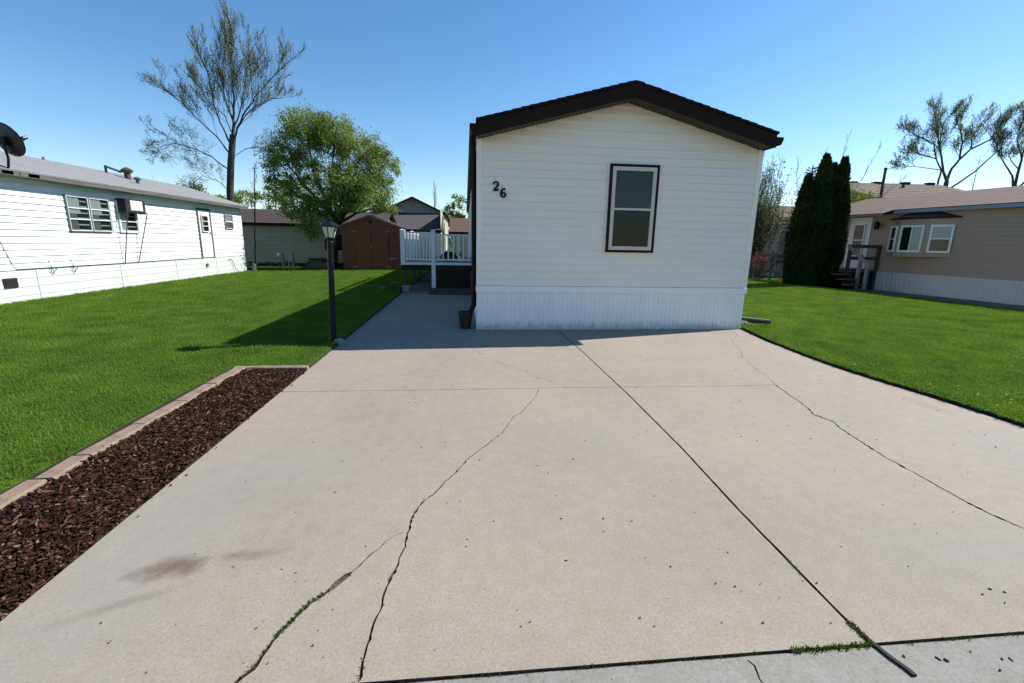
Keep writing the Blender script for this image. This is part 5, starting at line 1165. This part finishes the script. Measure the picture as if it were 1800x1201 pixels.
tuftline([(1.05,-6.506),(1.36,-6.505)],330,.015,.0045); tuftline([(1.375,-6.41),(1.37,-6.5)],230,.017,.006); tuftline([(1.38,-6.02),(1.375,-6.12)],60,.013,.004); tuftline([(.2,-6.506),(.9,-6.506)],70,.010,.003); tuftline([(-.3,-6.51),(.1,-6.51)],30,.012,.003)
tuftline([(3.0,-4.2),(3.05,-4.36)],60,.016,.006); tuftline([(-.575,-6.42),(-.575,-6.5)],24,.016,.006); tuftline([(1.5,-6.51),(4,-6.51)],200,.01,.005)

tag(q.build('weeds',M_weed),'green weeds and moss growing in the driveway cracks','weeds',kind='stuff')
q=MB(); P=[(1.365,-6.40),(1.385,-6.50),(1.40,-6.57),(1.415,-6.61),(1.42,-6.64)]
for (a,b) in zip(P,P[1:]):
    for (z0,z1) in ((.0,.003),): 
        w0=.008; q.poly([(a[0]-w0,a[1],z1),(a[0]+w0,a[1],z1),(b[0]+w0,b[1],z1),(b[0]-w0,b[1],z1)][::-1]); q.poly([(a[0]-w0,a[1],-.006),(b[0]-w0,b[1],-.006),(b[0]-w0,b[1],z1),(a[0]-w0,a[1],z1)]); q.poly([(a[0]+w0,a[1],-.006),(b[0]+w0,b[1],-.006),(b[0]+w0,b[1],z1),(a[0]+w0,a[1],z1)])
tag(q.build('joint_filler',M_dark),'loose black strip of joint filler sticking out onto the street apron','joint filler')
# dandelions near the right driveway edge
q=Tree(); dl=MB()
for (cx,cy,n) in ((4.9,-3.85,5),(5.25,-4.15,7),(4.75,-2.6,2)):
    for i in range(n):
        x=cx+random.gauss(0,.16); y=cy+random.gauss(0,.14)
        if x<drvr(y)+.06: continue
        z=hgt(x,y)+.06; dl.lathe([(.001,z-.024),(.009,z-.019),(.006,z-.015),(.001,z-.013)],x,y,7)
tag(dl.build('dandelions',M_yel),'small yellow dandelion heads in the grass along the right driveway edge','dandelions',kind='stuff')

# ------------------------------------------------------------------ grass (one object, geometry nodes)
def grass(name,label,cells,seed):
    em=MB(); dens=[]; scl=[]
    for (x0,y0,x1,y1) in cells:
        c=Vector(((x0+x1)/2,(y0+y1)/2)); d=(c-Vector((cpos.x,cpos.y))).length
        n=len(em.v); em.v+=[(x,y,hgt(x,y)-.004) for (x,y) in ((x0,y0),(x1,y0),(x1,y1),(x0,y1))]; em.f.append((n,n+1,n+2,n+3)); em.m.append(0)
        dd=min(2600,max(220,2600*(4.2/d)**1.5)); dens+= [dd]*4; scl+=[min(2.1,max(1,(d/4.2)**.5))]*4
    ob=em.build(name,M_grass); me=ob.data
    a=me.attributes.new('dens','FLOAT','POINT'); a.data.foreach_set('value',dens); a=me.attributes.new('scl','FLOAT','POINT'); a.data.foreach_set('value',scl)
    ng=bpy.data.node_groups.new(name,'GeometryNodeTree'); ng.interface.new_socket('Geometry',in_out='INPUT',socket_type='NodeSocketGeometry'); ng.interface.new_socket('Geometry',in_out='OUTPUT',socket_type='NodeSocketGeometry')
    N=ng.nodes; L=ng.links; gi=N.new('NodeGroupInput'); go=N.new('NodeGroupOutput')
    dp_=N.new('GeometryNodeDistributePointsOnFaces'); dp_.inputs['Seed'].default_value=seed
    na=N.new('GeometryNodeInputNamedAttribute'); na.data_type='FLOAT'; na.inputs[0].default_value='dens'; L.new(na.outputs[0],dp_.inputs['Density'])
    ns=N.new('GeometryNodeInputNamedAttribute'); ns.data_type='FLOAT'; ns.inputs[0].default_value='scl'
    rs=N.new('FunctionNodeRandomValue'); rs.data_type='FLOAT'; rs.inputs[2].default_value=.7; rs.inputs[3].default_value=1.25
    ml=N.new('ShaderNodeMath'); ml.operation='MULTIPLY'; L.new(ns.outputs[0],ml.inputs[0]); L.new(rs.outputs[1],ml.inputs[1])
    rr=N.new('FunctionNodeRandomValue'); rr.data_type='FLOAT_VECTOR'; rr.inputs[0].default_value=(-.15,-.15,0); rr.inputs[1].default_value=(.15,.15,6.283)
    oi=N.new('GeometryNodeObjectInfo'); oi.inputs['Object'].default_value=TUFT; oi.inputs['As Instance'].default_value=True
    ip=N.new('GeometryNodeInstanceOnPoints'); L.new(gi.outputs[0],dp_.inputs[0]); L.new(dp_.outputs[0],ip.inputs['Points']); L.new(oi.outputs['Geometry'],ip.inputs['Instance']); L.new(rr.outputs[0],ip.inputs['Rotation']); L.new(ml.outputs[0],ip.inputs['Scale']); L.new(ip.outputs[0],go.inputs[0])
    md=ob.modifiers.new('blades','NODES'); md.node_group=ng
    return tag(ob,label,'grass',kind='stuff')
tm=MB()
for i in range(9):
    x,y=U(-.02,.02),U(-.02,.02); a=U(0,6.28); h=U(.016,.028); l=h*U(.15,.8); w_=.0016; c,s=cos(a),sin(a); px,py=-s*w_,c*w_
    tm.poly([(x-px,y-py,0),(x+px,y+py,0),(x+px*.8+c*l*.35,y+py*.8+s*l*.35,h*.6),(x-px*.8+c*l*.35,y-py*.8+s*l*.35,h*.6)]); tm.poly([(x-px*.8+c*l*.35,y-py*.8+s*l*.35,h*.6),(x+px*.8+c*l*.35,y+py*.8+s*l*.35,h*.6),(x+c*l,y+s*l,h)])
TUFT=tm.build('grass_tuft',M_grass); COL.objects.unlink(TUFT)
cl=[]
for i in range(25):
    for j in range(48):
        x0=-14.4+i*.5; y0=-6.4+j*.5; x1=x0+.5; y1=y0+.5
        if y0>16.6: continue
        if x1<LX-.3 and y1<13.4: continue
        if y0<-2.45:
            x1=min(x1,-2.90)
            if y1>-2.45 : y1=-2.42
        else: x1=min(x1,-2.05)
        if x1-x0<.03 or y1-y0<.02: continue
        if x0<LX and y0<13.3: x0=LX
        if x1-x0<.03: continue
        cl.append((x0,y0,x1,y1))
cl.append((-2.90,-2.41,-2.06,-2.4))
grass('grass','mown green grass covering the left lawn between driveway and white home',cl,3)
cl=[]
for j in range(80):
    y0=-6.2+j*.25; y1=y0+.25; xe=max(drvr(y0),drvr(y1))-.002 if y0<0 else 4.95
    sx=15.25-(y0-5)*.118-1.46 if y0<7.5 else 18
    x=xe
    while x<min(sx,17):
        x1=min(x+.5,sx); cl.append((x,y0,x1,y1)); x=x1+1e-6
    if y0>13: break
grass('grass','mown green grass covering the right lawn between driveway and tan home',cl,4)

scene.render.engine='CYCLES'
scene.cycles.max_bounces=6; scene.cycles.transparent_max_bounces=8
